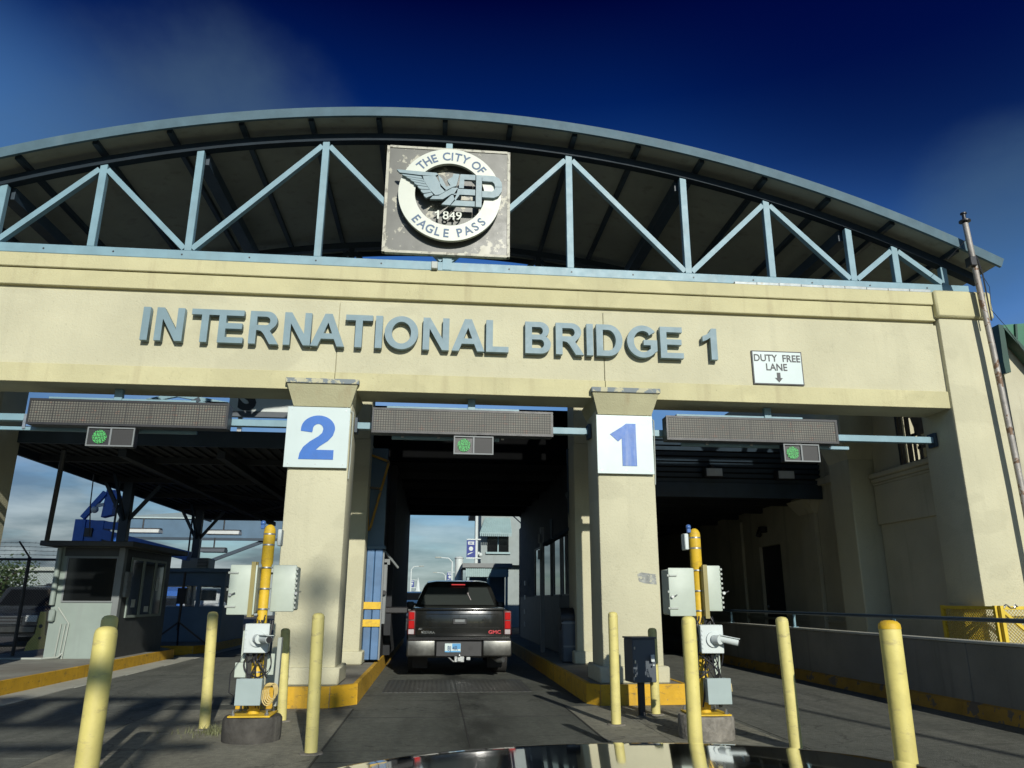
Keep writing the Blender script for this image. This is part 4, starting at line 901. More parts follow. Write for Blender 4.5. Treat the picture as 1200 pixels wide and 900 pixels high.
# left canopy
t = thing('lane_canopy', (-4.7, 20, 4), 'dark flat canopy over the left lane on braced steel posts', 'canopy')
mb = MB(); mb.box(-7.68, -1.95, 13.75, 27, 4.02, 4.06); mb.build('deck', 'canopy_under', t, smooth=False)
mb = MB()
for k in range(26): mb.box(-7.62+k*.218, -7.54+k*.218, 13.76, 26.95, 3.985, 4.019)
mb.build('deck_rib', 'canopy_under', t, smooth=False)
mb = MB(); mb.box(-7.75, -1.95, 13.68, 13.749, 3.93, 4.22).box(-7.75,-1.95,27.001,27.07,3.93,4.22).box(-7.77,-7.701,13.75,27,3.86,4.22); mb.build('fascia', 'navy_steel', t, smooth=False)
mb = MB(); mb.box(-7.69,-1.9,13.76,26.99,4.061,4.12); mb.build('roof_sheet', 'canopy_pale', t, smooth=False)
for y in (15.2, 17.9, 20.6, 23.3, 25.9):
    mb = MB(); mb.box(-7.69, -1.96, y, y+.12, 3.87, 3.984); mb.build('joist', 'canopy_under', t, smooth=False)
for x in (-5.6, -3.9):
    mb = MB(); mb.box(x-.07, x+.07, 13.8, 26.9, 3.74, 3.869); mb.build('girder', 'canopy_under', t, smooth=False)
mb = MB(); mb.bar((-5.5,18.1,3.78),(-3.9,20.5,3.78),.05).bar((-5.5,23.2,3.78),(-3.9,20.8,3.78),.05).bar((-3.8,20.8,3.78),(-2,23.2,3.78),.05); mb.build('brace', 'canopy_under', t, smooth=False)
for y in (18.0, 23.4):
    mb = MB(); mb.box(-7.13, -6.93, y-.09, y+.09, .2, 3.98, .005); po = mb.build('post', 'navy_steel', t)
    mb = MB(); mb.bar((-7.03,y,2.95),(-7.6,y,3.95),.075).bar((-7.03,y,2.95),(-6.35,y,3.82),.075).bar((-7.03,y,2.95),(-7.03,y-.9,3.95),.06); mb.build('knee_brace', 'navy_steel', po)
    mb = MB(); mb.tube([(-7.2,y-.12,.2),(-7.2,y-.12,3.9)], .025, 8); mb.build('conduit', 'navy_steel', po)
mb = MB(); c = at(72,540,16.1); mb.cyl((at(75,530,14.5).x-.0, 14.5, 3.98), at(55,633,15.9), .045, n=10); mb.build('downpipe', 'booth_dark', t)
mb = MB(); mb.tube([at(110,556,15.6), at(106,590,15.6), at(105,628,15.7)], .012, 5); mb.build('drop_cable', 'cable', t)

# message plank with letter above the left canopy
p = at(285,466,17.5)
t = thing('letter_board', (p.x+.5, 17.5, 4.12), 'white board with a large black letter glimpsed above the left canopy', 'sign')
mb = MB(); mb.box(p.x-.3, p.x+1.9, 17.5, 17.6, p.z-.32, p.z+.55); mb.build('board', 'white_paint', t, smooth=False)
mb = MB(); mb.box(p.x-.31, p.x+1.91, 17.49, 17.62, p.z-.45, p.z-.325); mb.build('lower_rail', 'dark_grey_box', t, smooth=False)
text('S', .62, .01, 'letter', 'sign_black', t, (p.x+.1, 17.498, p.z-.26), .05)
mb = MB(); mb.box(p.x-.1, p.x, 17.62, 17.7, 4.12, p.z+.5).box(p.x+1.6, p.x+1.7, 17.62, 17.7, 4.12, p.z+.5); mb.build('post', 'steel', t, smooth=False)
# roof top gear seen in the slot under the beam
t = thing('roof_truss', (-4.3, 16, 4.12), 'small pale blue roof frame above the left canopy', 'frame')
mb = MB(); mb.bar(at(172,470,16), at(208,463,16), .08).bar(at(208,463,16), at(268,474,16), .08).bar(at(172,470,16), at(268,474,16), .08); mb.build('chord', 'blue_steel', t)
mb = MB(); mb.bar(at(172,470,16), (at(172,470,16).x,16,4.12), .08).bar(at(268,474,16), (at(268,474,16).x,16,4.12), .08).bar(at(235,468,16), at(222,474,16), .1); mb.build('post', 'navy_steel', t)

# grey guard booth
bx0, bx1, by0, by1, bz = -7.52, -6.28, 16.3, 19.1, .2
t = thing('guard_booth', (-6.9, 17.7, .2), 'grey guard booth with dark window and flat overhanging roof', 'booth')
mb = MB(); mb.box(bx0, bx1, by0, by1, bz, 2.32); mb.build('wall', 'booth_grey', t, smooth=False)
mb = MB(); mb.box(bx1-.03, bx1+.004, by0+.15, by1, bz, 2.3).box(bx0+.1,bx1-.03,by0-.006,by0-.001,2.14,2.31); mb.build('side_cladding', 'booth_dark', t, smooth=False)
mb = MB(); mb.box(bx0-.25, bx1+.28, by0-.35, by1+.3, 2.32, 2.42, .01); mb.build('roof', 'booth_dark', t)
mb = MB(); mb.box(bx0+.2, bx1-.12, by0-.012, by0-.002, 1.28, 2.1); w = mb.build('window', 'glass_dark', t, smooth=False)
mb = MB()
for a, b, c, d_ in ((bx0+.17,bx0+.2,1.25,2.13),(bx1-.12,bx1-.09,1.25,2.13),(bx0+.2,bx1-.12,1.25,1.279),(bx0+.2,bx1-.12,2.101,2.13)): mb.box(a, b, by0-.025, by0-.001, c, d_)
mb.build('frame', 'booth_trim', w, smooth=False)
for y0, y1 in ((16.75,17.35),(17.45,18.05),(18.15,18.7)):
    mb = MB(); mb.box(bx1+.006, bx1+.016, y0, y1, 1.0, 2.1); w = mb.build('window', 'glass_booth', t, smooth=False)
    mb = MB()
    for a, b, c, d_ in ((y0-.05,y0,.95,2.15),(y1,y1+.05,.95,2.15),(y0,y1,.95,.999),(y0,y1,2.101,2.15)): mb.box(bx1+.006, bx1+.035, a, b, c, d_)
    mb.build('frame', 'booth_grey', w, smooth=False)
for yy, zz0, ww, hh in ((16.95,1.15,.2,.16),(17.7,1.05,.25,.12),(18.25,1.5,.18,.28)):
    mb = MB(); mb.box(bx1+.017, bx1+.021, yy, yy+ww, zz0, zz0+hh); mb.build('notice', 'white_paint', t, smooth=False)
mb = MB(); mb.box(bx1+.005, bx1+.08, 16.42, 16.66, 1.35, 1.85, .01)
for k in range(5): mb.box(bx1+.081, bx1+.09, 16.44, 16.64, 1.4+k*.09, 1.43+k*.09)
mb.build('air_vent', 'booth_trim', t, smooth=False)
mb = MB(); mb.box(bx1-.1, bx1+.02, by0-.02, by0+.12, bz, 2.32, .006); mb.build('corner_trim', 'booth_trim', t)
mb = MB(); mb.tube([(bx0+.02,by0-.06,2.3),(bx0+.03,by0-.06,1.2)], .05, 10).box(bx0-.0, bx0+.12, by0-.1, by0-.01, .88, 1.12, .03); mb.build('downpipe', 'booth_grey', t)
mb = MB()
for k, (xa, za) in enumerate(((bx0+.22,.85),(bx0+.3,.85),(bx0+.36,.85))): mb.tube([(xa,by0-.03,bz),(xa+.03,by0-.03,za)] if k < 2 else [(xa,by0-.03,bz),(xa+.03,by0-.03,za),(bx0+.15,by0-.03,1.15)], .014, 6)
mb.tube([(bx0+.1,by0-.25,bz+.02),(bx0+.3,by0-.08,bz+.03),(bx0+.35,by0-.03,bz+.1)], .02, 6).tube([(-9,by0-.5,bz+.02),(-8.2,by0-.4,bz+.03),(bx0+.1,by0-.25,bz+.02)], .02, 6)
mb.build('conduit', 'cabinet_side', t)
# blue booth
t = thing('glazed_booth', (-6.7, 24, .2), 'blue glazed booth with air conditioner on its roof behind the guard booth', 'booth')
c0, c1 = xx(192,22.6,700), xx(262,22.6,700); y0, y1 = 22.6, 25.2; zt = zz(668,22.6,200)
c0 -= 1.0
mb = MB(); mb.box(c0, c1, y0, y1, .2, 1.12).box(c0, c1, y0, y1, zt-.42, zt-.05)
for x in (c0, c0+.9, (c0+.9+c1)/2+.1, c1-.1): mb.box(x, x+.1, y0, y0+.1, 1.12, zt-.42).box(x, x+.1, y1-.1, y1, 1.12, zt-.42)
mb.build('wall', 'booth_blue', t, smooth=False)
mb = MB(); mb.box(c0-.12, c1+.12, y0-.15, y1+.15, zt-.049, zt+.05); mb.build('roof', 'booth_blue', t, smooth=False)
mb = MB(); mb.box(c0+.02, c1-.02, y0+.04, y0+.05, 1.13, zt-.43); mb.build('window', 'glass_clear', t, smooth=False)
mb = MB(); ax = xx(215,23.2,660); mb.box(ax, ax+.75, 23, 23.7, zt+.051, zt+.36, .03); ac = mb.build('air_conditioner', 'cabinet_side', t)
mb = MB()
for k in range(6): mb.box(ax+.45, ax+.72, 22.985, 22.999, zt+.1+k*.04, zt+.12+k*.04)
mb.build('grille', 'truck_trim', ac, smooth=False)
t = thing('camera_tripod', (-6.7, 21.6, .2), 'black tripod stand in front of the blue glazed booth', 'tripod')
tx, ty = xx(208,21.2,740), 21.2
mb = MB(); mb.cyl((tx,ty,.55),(tx+.02,ty,2.0),.035,n=8).box(tx-.1,tx+.12,ty-.08,ty+.08,1.2,1.6,.01); mb.build('mast', 'black_plastic', t)
for a in (2.9, 5.0, .5):
    mb = MB(); mb.bar((tx,ty,.75),(tx+.75*math.cos(a),ty+.6*math.sin(a),.2),.04); mb.build('leg', 'black_plastic', t)
# far canopy with strip lights
t = thing('far_canopy', (-9, 38, 4), 'pale sloped canopy roof far behind the left booths', 'canopy')
cy = 36.; xl, xr = xx(140,cy,610), xx(420,cy,610); zt0 = zz(606,cy,200); zb0 = zz(630,cy,200)
mb = MB(); mb.hexa([(xl,cy,zt0-.06),(xr,cy,zt0-.06),(xr,cy+7,zt0+1.7),(xl-3,cy+7,zt0+.25),(xl,cy,zt0),(xr,cy,zt0),(xr,cy+7,zt0+1.8),(xl-3,cy+7,zt0+.3)]); mb.build('roof', 'canopy_pale', t, smooth=False)
mb = MB(); mb.box(xl, xr, cy+.1, cy+.2, zb0, zt0-.07); mb.build('fascia', 'booth_blue', t, smooth=False)
mb = MB(); mb.box(xl, xr, cy-.02, cy+.09, zb0-.1, zb0+.02).bar((xr-4,cy+.2,zb0),(xr-7,cy+.2,zb0-1.2),.15); mb.build('edge_beam', 'navy_steel', t, smooth=False)
for x in (xl+.6, xx(222,cy,700), xr-2): 
    mb = MB(); mb.box(x-.12, x+.12, cy+.2, cy+.44, 0, zb0); mb.build('post', 'navy_steel', t, smooth=False)
for px0, px1, py, lab in ((143,186,622,'left'),(240,280,624,'right'),(234,263,645,'low')):
    c0, c1 = at(px0,py,31), at(px1,py,31)
    f_ = thing('strip_light', ((c0.x+c1.x)/2,31,c0.z), {'left':'white strip light hanging left of the rear canopy post','right':'white strip light hanging just left of the left mast','low':'lowest dark strip light hanging over the blue booth'}[lab], 'light', 'strip lights under the far canopy')
    mb = MB(); mb.box(c0.x, c1.x, 31, 31.5, c0.z-.06, c0.z+.08, .02); mb.build('diffuser', 'diffuser' if lab != 'low' else 'dark_grey_box', f_)
    mb = MB(); mb.cyl(((c0.x+c1.x)/2,31.2,c0.z+.08),((c0.x+c1.x)/2,31.2,c0.z+.5),.03,n=8).box(c0.x, c1.x, 31.1, 31.4, c0.z+.081, c0.z+.13); mb.build('bracket', 'truck_trim', f_)
# blue gantry behind guard booth
G = 21.8
t = thing('blue_gantry', (-8.8, G, 0), 'bright blue steel scanner arm rising behind the guard booth roof', 'scanner arm')
def gp(px, py, dy=0): return at(px, py, G+dy)
mb = MB(); mb.poly([gp(125,574),gp(135,574),gp(131,603),gp(118,606)], (0,.3,0)); mb.build('mast', 'bright_blue', t, smooth=False)
mb = MB(); mb.bar(gp(97,607), gp(124,577), .13).bar(gp(136,580), gp(150,592), .13); mb.build('stay', 'bright_blue', t)
mb = MB(); a, b = gp(91,609), gp(99,640); mb.box(a.x, a.x+.28, G-.15, G+.4, 0, a.z, .01).box(a.x+.285, a.x+.75, G-.12, G+.37, a.z-.7, a.z-.02, .01); mb.build('column', 'bright_blue', t)
mb = MB(); mb.bar(gp(98,613), gp(150,618), .2).bar(gp(112,624), gp(222,652), .3, .25); mb.build('boom', 'bright_blue', t)
mb = MB(); mb.box(gp(103,620).x, gp(112,620).x, G-.2, G-.16, gp(0,628).z, gp(0,618).z); mb.build('control_box', 'black_plastic', t)
mb = MB(); c = gp(111,597); mb.bar(gp(122,591), gp(112,593), .08).sph(c, .1); mb.build('camera', 'white_paint', t)

# ================================================================== CHAIN LINK FENCE
t = thing('chain_link_fence', (-9.5, 17, 0), 'dark chain link fence topped with barbed wire left of the guard booth', 'fence')
FY, fx0, fx1, fz0, fz1 = 17.0, -13.6, -7.55, .12, 2.1
mb = MB(); Lh = fz1-fz0; d_ = .055
for s in (1, -1):
    k = 0; u = fx0-Lh
    while u < fx1+Lh:
        ua, ub = (u, u+Lh) if s > 0 else (u+Lh, u)
        za, zb = fz0, fz1
        if s > 0:
            if ua < fx0: za += fx0-ua; ua = fx0
            if ub > fx1: zb -= ub-fx1; ub = fx1
            ok = ub-ua > .02
        else:
            if ua > fx1: za += ua-fx1; ua = fx1
            if ub < fx0: zb -= fx0-ub; ub = fx0
            ok = ua-ub > .02
        if ok: mb.bar((ua,FY,za),(ub,FY+.002*s,zb),.0036,.0036)
        u += d_
mb.build('wire_mesh', 'rust_iron', t, smooth=False)
mb = MB(); mb.cyl((fx0,FY,fz1),(fx1,FY,fz1),.025,n=8); mb.build('top_rail', 'truck_trim', t)
for x in (-13.5, -11.0, -8.45):
    mb = MB(); mb.cyl((x,FY+.04,0),(x,FY+.04,fz1+.05),.035,n=10).cyl((x,FY+.04,fz1+.04),(x-.18,FY-.12,fz1+.36),.018,n=8); mb.build('post', 'truck_trim', t)
mb = MB()
for k in range(4):
    f_ = (k+.6)/4; mb.tube([(fx0,FY-.1*f_,fz1+.05+.32*f_),(-11,FY-.1*f_,fz1+.04+.32*f_),(-8.5,FY-.1*f_,fz1+.05+.32*f_),(fx1,FY-.1*f_,fz1+.03+.3*f_)], .004, 4)
    for j in range(50):
        x = fx0+.12*j; z = fz1+.045+.32*f_; mb.bar((x-.008,FY-.1*f_,z-.02),(x+.008,FY-.1*f_,z+.02),.004)
mb.build('barbed_wire', 'galv', t, smooth=False)

# ================================================================== VEHICLES
def car(x, y, L, Wd, Hh, rz, body, kind, label, cat, grille=True):
    t = thing('parked_car' if kind != 'pickup' else 'pickup_truck', (x, y, 0), label, cat)
    Tm = lambda p: Vector((x+p[0]*math.cos(rz)-p[1]*math.sin(rz), y+p[0]*math.sin(rz)+p[1]*math.cos(rz), p[2]))
    def sec(pts, w0, name, m, par, cap=True):          # side profile extruded across with tumblehome
        mb = MB(); zmax = max(p[1] for p in pts)
        rings = []
        for s, ins in ((-1, 1), (1, 1)):
            rings.append([Tm((s*(w0/2)*(1-.0*ins), p[0], p[1])) for p in pts])
        mb.loft(rings); bmesh.ops.bevel(mb.bm, geom=[e for e in mb.bm.edges], offset=.05, segments=2, affect='EDGES'); return mb.build(name, m, par)
    h = Hh
    if kind == 'pickup': prof = [(-L/2,.35),(-L/2,.78*h*.6),(-L/2+.05,.58*h),(-L*.16,.6*h),(L*.5-.05,.56*h),(L/2,.5*h),(L/2,.35)]
    else: prof = [(-L/2,.3),(-L/2,.5*h),(-L*.27,.6*h),(L*.40,.62*h),(L/2,.56*h),(L/2,.3)]
    bo = sec(prof, Wd, 'body', body, t)
    cabp = [(-L*.20,.57*h),(-L*.1,.98*h),(L*.13,h),(L*.2,.95*h),(L*.22,.57*h)] if kind == 'pickup' else [(-L*.27,.58*h),(-L*.12,.97*h),(L*.22,h),(L*.44,.9*h),(L*.46,.58*h)]
    cb = sec(cabp, Wd*.88, 'cab', body, t)
    mb = MB()
    (ya, za), (yb, zb) = cabp[0], cabp[1]
    mb.quad(*[Tm((sx*Wd*.37, ya+(yb-ya)*q-.02, za+(zb-za)*q+.01)) for sx, q in ((-1,.2),(1,.2),(.92,.88),(-.92,.88))])
    for s in (1, -1): mb.quad(*[Tm((s*(Wd*.44+.004), yy, zz_)) for yy, zz_ in ((-L*.15,.64*h),(L*.19,.64*h),(L*.16,.91*h),(-L*.09,.91*h))])
    mb.build('window', 'glass_dark', cb, smooth=False)
    for sx in (-1, 1):
        for yw in (-L*.31, L*.31):
            mb = MB(); mb.cyl(Tm((sx*Wd*.5-sx*.22,yw,.36)), Tm((sx*Wd*.5+sx*.01,yw,.36)), .36, n=22); wh = mb.build('wheel', 'tyre', t)
            mb = MB(); mb.cyl(Tm((sx*Wd*.5+sx*.011,yw,.36)), Tm((sx*Wd*.5+sx*.02,yw,.36)), .22, n=18); mb.build('rim', 'steel', wh)
        mb = MB(); c = Tm((sx*Wd*.39,-L/2-.012,.46*h)); mb.box(c.x-.16, c.x+.16, c.y-.02, c.y+.04, c.z-.09, c.z+.09, .015); mb.build('headlight', 'diffuser', t)
    mb = MB(); c = Tm((0,-L/2-.01,.44*h)); mb.box(c.x-.5, c.x+.5, c.y-.02, c.y+.03, c.z-.11, c.z+.11, .01)
    gr = mb.build('grille', 'truck_trim', t)
    mb = MB()
    for k in range(3): mb.box(c.x-.52, c.x+.52, c.y-.035, c.y-.021, c.z-.1+k*.085, c.z-.07+k*.085)
    mb.build('grille_bar', 'chrome', gr, smooth=False)
    mb = MB(); c = Tm((0,-L/2-.05,.3*h)); mb.box(c.x-Wd*.5, c.x+Wd*.5, c.y-.05, c.y+.08, c.z-.11, c.z+.09, .03); mb.build('bumper', 'bumper', t)
car(xx(40,26,720), 28.6, 5.2, 1.95, 1.85, R(6), 'car_dark', 'pickup', 'dark pickup with chrome grille parked beyond the chain link fence', 'pickup')
car(xx(-6,23,720), 25.5, 4.8, 1.9, 1.7, R(4), 'car_dark', 'suv', 'dark car cut off at the left edge beyond the fence', 'car')
car(xx(178,45,715), 47, 4.6, 1.8, 1.45, R(40), 'car_white', 'sedan', 'white car seen between the guard booth and the blue booth', 'car')
car(xx(225,40,700), 42, 4.8, 1.9, 1.9, R(10), 'car_white', 'suv', 'white van seen through the windows of the blue booth', 'van')
car(xx(484,60,694), 62, 4.8, 1.9, 2.0, R(0), 'car_blue', 'suv', 'far blue car on the road left of the pickup', 'car')
# jersey barrier
t = thing('plastic_barrier', (0,0,0), 'pale yellow jersey barrier end behind the fence beside the dark pickup', 'barrier')
c = at(45,752,22.0); t.location = (c.x, 22, 0); ORG[t.name] = Vector((c.x, 22, 0))
mb = MB(); mb.poly([(c.x-.32,22,0),(c.x+.32,22,0),(c.x+.27,22,.22),(c.x+.12,22,.42),(c.x+.08,22,.98),(c.x-.08,22,.98),(c.x-.12,22,.42),(c.x-.27,22,.22)], (-.3,1.6,0)); mb.build('body', 'barrier_yellow', t, smooth=False)
mb = MB(); mb.cyl((c.x,21.99,.62),(c.x,21.985,.62),.05,n=12).cyl((c.x+.02,21.99,.32),(c.x+.02,21.985,.32),.04,n=12); mb.build('drain_hole', 'sign_black', t)
# blue shade canopy beyond the fence
BY = 34.; t = thing('blue_canopy', (xx(92,BY,690), BY, 0), 'bright blue shade canopy on posts beyond the fence', 'canopy')
a, b = at(62,692,BY), at(215,676,BY)
mb = MB(); mb.hexa([(a.x,BY,a.z-.2),(b.x,BY,a.z-.2),(b.x+.3,BY+3,b.z-.1),(a.x+.4,BY+3,b.z-.1),(a.x,BY,a.z),(b.x,BY,a.z),(b.x+.3,BY+3,b.z+.25),(a.x+.4,BY+3,b.z+.25)]); mb.build('roof', 'bright_blue', t, smooth=False)
for x in (a.x+.3, (a.x+b.x)/2, b.x-.2):
    mb = MB(); mb.cyl((x,BY+.4,0),(x,BY+.4,a.z-.1),.08,n=8); mb.build('post', 'bright_blue', t)
# low far wall and building behind the parking lot
t = thing('far_building', (-30, 70, 0), 'long low pale building far beyond the parking lot', 'building')
mb = MB(); mb.box(-75, -14, 70, 78, 0, 3.6); mb.build('wall', 'siding', t, smooth=False)
mb = MB(); mb.box(-75.3, -13.7, 69.6, 78.3, 3.6, 3.9); mb.build('roof', 'cabinet_side', t, smooth=False)
for k in range(12):
    mb = MB(); mb.box(-72+k*4.8, -69.6+k*4.8, 69.93, 69.99, .8, 2.4); mb.build('window', 'glass_dark', t, smooth=False)
# tree by the lot
def tree(x, y, h, label):
    t = thing('tree', (x, y, 0), label, 'tree'); rnd = random.Random(int(x*10))
    mb = MB(); tips = []
    mb.tube([(x,y,0),(x+.05,y,h*.3),(x-.05,y+.05,h*.6)], .11, 8)
    for k in range(9):
        a = k*2.4; z0 = h*(.35+.03*k); e = Vector((x+math.cos(a)*h*.22, y+math.sin(a)*h*.22, z0+h*rnd.uniform(.15,.3))); mb.tube([(x,y,z0), (Vector((x,y,z0))+e)/2+Vector((0,0,.1)), e], .035, 5); tips.append(e)
    mb.build('trunk', 'bark', t)
    mb = MB()
    for e in tips:
        for q in range(170):
            c = e+Vector((rnd.gauss(0,.42), rnd.gauss(0,.42), rnd.gauss(0,.34))); a, b = rnd.uniform(0,6.28), rnd.uniform(-1,1); u = Vector((math.cos(a),math.sin(a),b)).normalized()*.09; v = u.cross(Vector((rnd.random(),rnd.random(),rnd.random()))).normalized()*.045
            mb.quad(c-u, c+v, c+u, c-v)
    mb.build('crown', 'leaf', t, smooth=False)
tree(xx(-40,31,690), 33, 2.8, 'small leafy tree at the left edge behind the dark pickup')
# black pickup in the middle lane
TX, TY, HW = .45, 14.3, .93
t = thing('pickup_truck', (TX, TY+2.7, 0), 'black pickup truck driving away in the middle lane with brake lights lit', 'pickup')
zb = lambda py: zz(py, TY, 535)
z_tg, z_tb, z_bt, z_bb = zb(713.5), zb(748), zb(748.5), zb(771)
def sidering(y, hw, z0, z1, r=.07, belly=.02):
    return [(TX-hw+r,y,z0),(TX-hw-belly*.3,y,z0+.12),(TX-hw-belly,y,(z0+z1)/2),(TX-hw,y,z1-.12),(TX-hw+.04,y,z1-.02),(TX-hw+.1,y,z1),(TX+hw-.1,y,z1),(TX+hw-.04,y,z1-.02),(TX+hw,y,z1-.12),(TX+hw+belly,y,(z0+z1)/2),(TX+hw+belly*.3,y,z0+.12),(TX+hw-r,y,z0)]
mb = MB(); mb.loft([sidering(TY+.03,HW-.03,.42,z_tg), sidering(TY+.12,HW,.40,z_tg+.01), sidering(TY+2.0,HW,.38,z_tg+.03), sidering(TY+4.0,HW,.38,z_tg+.02), sidering(TY+4.9,HW-.04,.40,z_tg-.06), sidering(TY+5.2,HW-.14,.45,z_tg-.18)]); body = mb.build('body', 'truck_black', t, ang=30)
ztop_c = zz(681.5, TY+2.1, 535)
def cabring(y, hwb, hwt, z0, z1):
    return [(TX-hwb,y,z0),(TX-hwt-.02,y+(.0),z1-.1),(TX-hwt+.05,y,z1-.02),(TX-hwt+.2,y,z1+.004),(TX+hwt-.2,y,z1+.004),(TX+hwt-.05,y,z1-.02),(TX+hwt+.02,y,z1-.1),(TX+hwb,y,z0)]
c0 = [(TX-.86,TY+1.72,z_tg+.02),(TX-.68,TY+1.93,ztop_c-.1),(TX-.62,TY+1.98,ztop_c-.03),(TX-.45,TY+2.0,ztop_c),(TX+.45,TY+2.0,ztop_c),(TX+.62,TY+1.98,ztop_c-.03),(TX+.68,TY+1.93,ztop_c-.1),(TX+.86,TY+1.72,z_tg+.02)]
mb = MB(); mb.loft([c0, cabring(TY+2.5,.86,.67,z_tg+.02,ztop_c+.03), cabring(TY+3.3,.86,.66,z_tg+.02,ztop_c+.01), cabring(TY+4.1,.86,.72,z_tg+.0,z_tg+.1)]); cab = mb.build('cab', 'truck_black', t, ang=30)
mb = MB(); a0, a1 = .1, .85
def rw(u, q): return Vector((TX+u*(.82-.2*q), TY+1.715+.205*q, z_tg+.03+(ztop_c-.1-z_tg-.03)*q-.0))+Vector((0,-.012,.006))
mb.quad(rw(-.93,.06), rw(.93,.06), rw(.96,.93), rw(-.96,.93)); rwn = mb.build('rear_window', 'truck_glass', cab, smooth=False)
mb = MB(); mb.bar(rw(.02,.93)+Vector((-.14,-.01,.055)), rw(.02,.93)+Vector((.14,-.01,.055)), .03, .02); mb.build('brake_light', 'brake_strip', cab)
mb = MB(); mb.bar(rw(.36,.30)+Vector((0,-.004,0)), rw(.30,.62)+Vector((0,-.004,0)), .018, .004).sph(rw(.30,.63), .02); mb.build('sticker', 'tail_clear', rwn)
# tailgate
tg0, tg1 = TX-HW+.15, TX+HW-.15
mb = MB(); mb.box(tg0, tg1, TY-.02, TY+.05, z_tb+.03, z_tg-.03, .015, seg=2); tg = mb.build('tailgate', 'truck_black', t)
mb = MB(); mb.box(tg0-.02, tg1+.02, TY-.05, TY+.06, z_tg-.032, z_tg+.015, .012, seg=2); mb.build('spoiler_lip', 'truck_black', tg)
mb = MB(); zc = zb(728); mb.box(tg0+.06, tg1-.06, TY-.026, TY-.0205, z_tb+.17, z_tb+.185).box(tg0+.06,tg1-.06,TY-.027,TY-.0205,z_tg-.1,z_tg-.09); mb.build('crease', 'truck_black', tg, smooth=False)
mb = MB(); hx = TX-.0; mb.box(hx-.13, hx+.13, TY-.04, TY-.021, zc-.055, zc+.05, .012); hb = mb.build('handle', 'truck_trim', tg)
mb = MB(); mb.box(hx-.09, hx+.09, TY-.05, TY-.041, zc-.015, zc+.035, .008); mb.build('lever', 'booth_trim', hb)
zq = zb(742.5)
text('SIERRA', .045, .006, 'badge', 'chrome', tg, (tg0+.22, TY-.021, zq), .02, 1.3)
text('SLE', .028, .006, 'badge', 'chrome', tg, (tg0+.08, TY-.021, zq+.065), .02, 1.2)
text('GMC', .06, .008, 'badge', 'red_badge', tg, (tg1-.15, TY-.021, zq), .03, 1.25)
# bumper
for x0, x1 in ((TX-HW-.0, TX-.42), (TX+.40, TX+HW+.0)): mb = MB(); mb.box(x0, x1, TY-.2, TY+.1, z_bb+.03, z_bt-.01, .03, seg=3); bpr = mb.build('bumper', 'bumper', t)
mb = MB(); mb.box(TX-.419, TX+.399, TY-.17, TY+.1, z_bb+.03, z_bt-.03, .015).box(TX-HW+.02, TX+HW-.02, TY-.17, TY+.05, z_bt-.009, z_bt+.012, .006); mb.build('step_pad', 'truck_trim', bpr)
pz = zb(758.5); mb = MB(); px0 = TX-.13; mb.box(px0-.13, px0+.15, TY-.186, TY-.171, pz-.075, pz+.075, .004); lp = mb.build('licence_plate', 'sign_white', bpr)
mb = MB(); mb.box(px0+.0, px0+.146, TY-.1885, TY-.1865, pz-.02, pz+.071).box(px0-.126, px0+.146, TY-.1885, TY-.1865, pz-.071, pz-.05); mb.build('plate_colour', mat('plate_blue', (.08,.3,.55), .4), lp, smooth=False)
text('BJ 4R', .075, .003, 'lettering', 'sign_navy', lp, (px0+.01, TY-.189, pz-.04), .02, .8)
for x in (TX-.3, TX+.2): mb = MB(); mb.cyl((x,TY-.171,pz),(x,TY-.178,pz),.04,n=12); mb.build('plate_lamp', 'black_plastic', bpr)
mb = MB(); mb.box(TX-.09, TX+.09, TY-.16, TY+.3, .27, .38, .01).box(TX-.03,TX+.03,TY-.24,TY-.1,.30,.36).sph((TX,TY-.22,.39),.03).tube([(TX-.2,TY-.1,.36),(TX-.1,TY-.15,.28),(TX,TY-.12,.33)],.015,6).box(TX+.12,TX+.2,TY-.14,TY-.05,.3,.37,.01); mb.build('tow_hitch', 'steel', t)
mb = MB(); mb.tube([(TX+.62,TY+.3,.34),(TX+.7,TY-.06,.3),(TX+.78,TY-.14,.31)],.045,10); mb.build('exhaust', 'steel', t)
mb = MB(); mb.box(TX-.6, TX+.6, TY+.95, TY+1.12, .27, .42).sph((TX+.0,TY+1.0,.34),.16).box(TX-.5,TX-.4,TY+.2,TY+4,.36,.45).box(TX+.4,TX+.5,TY+.2,TY+4,.36,.45); mb.build('axle', 'truck_trim', t)
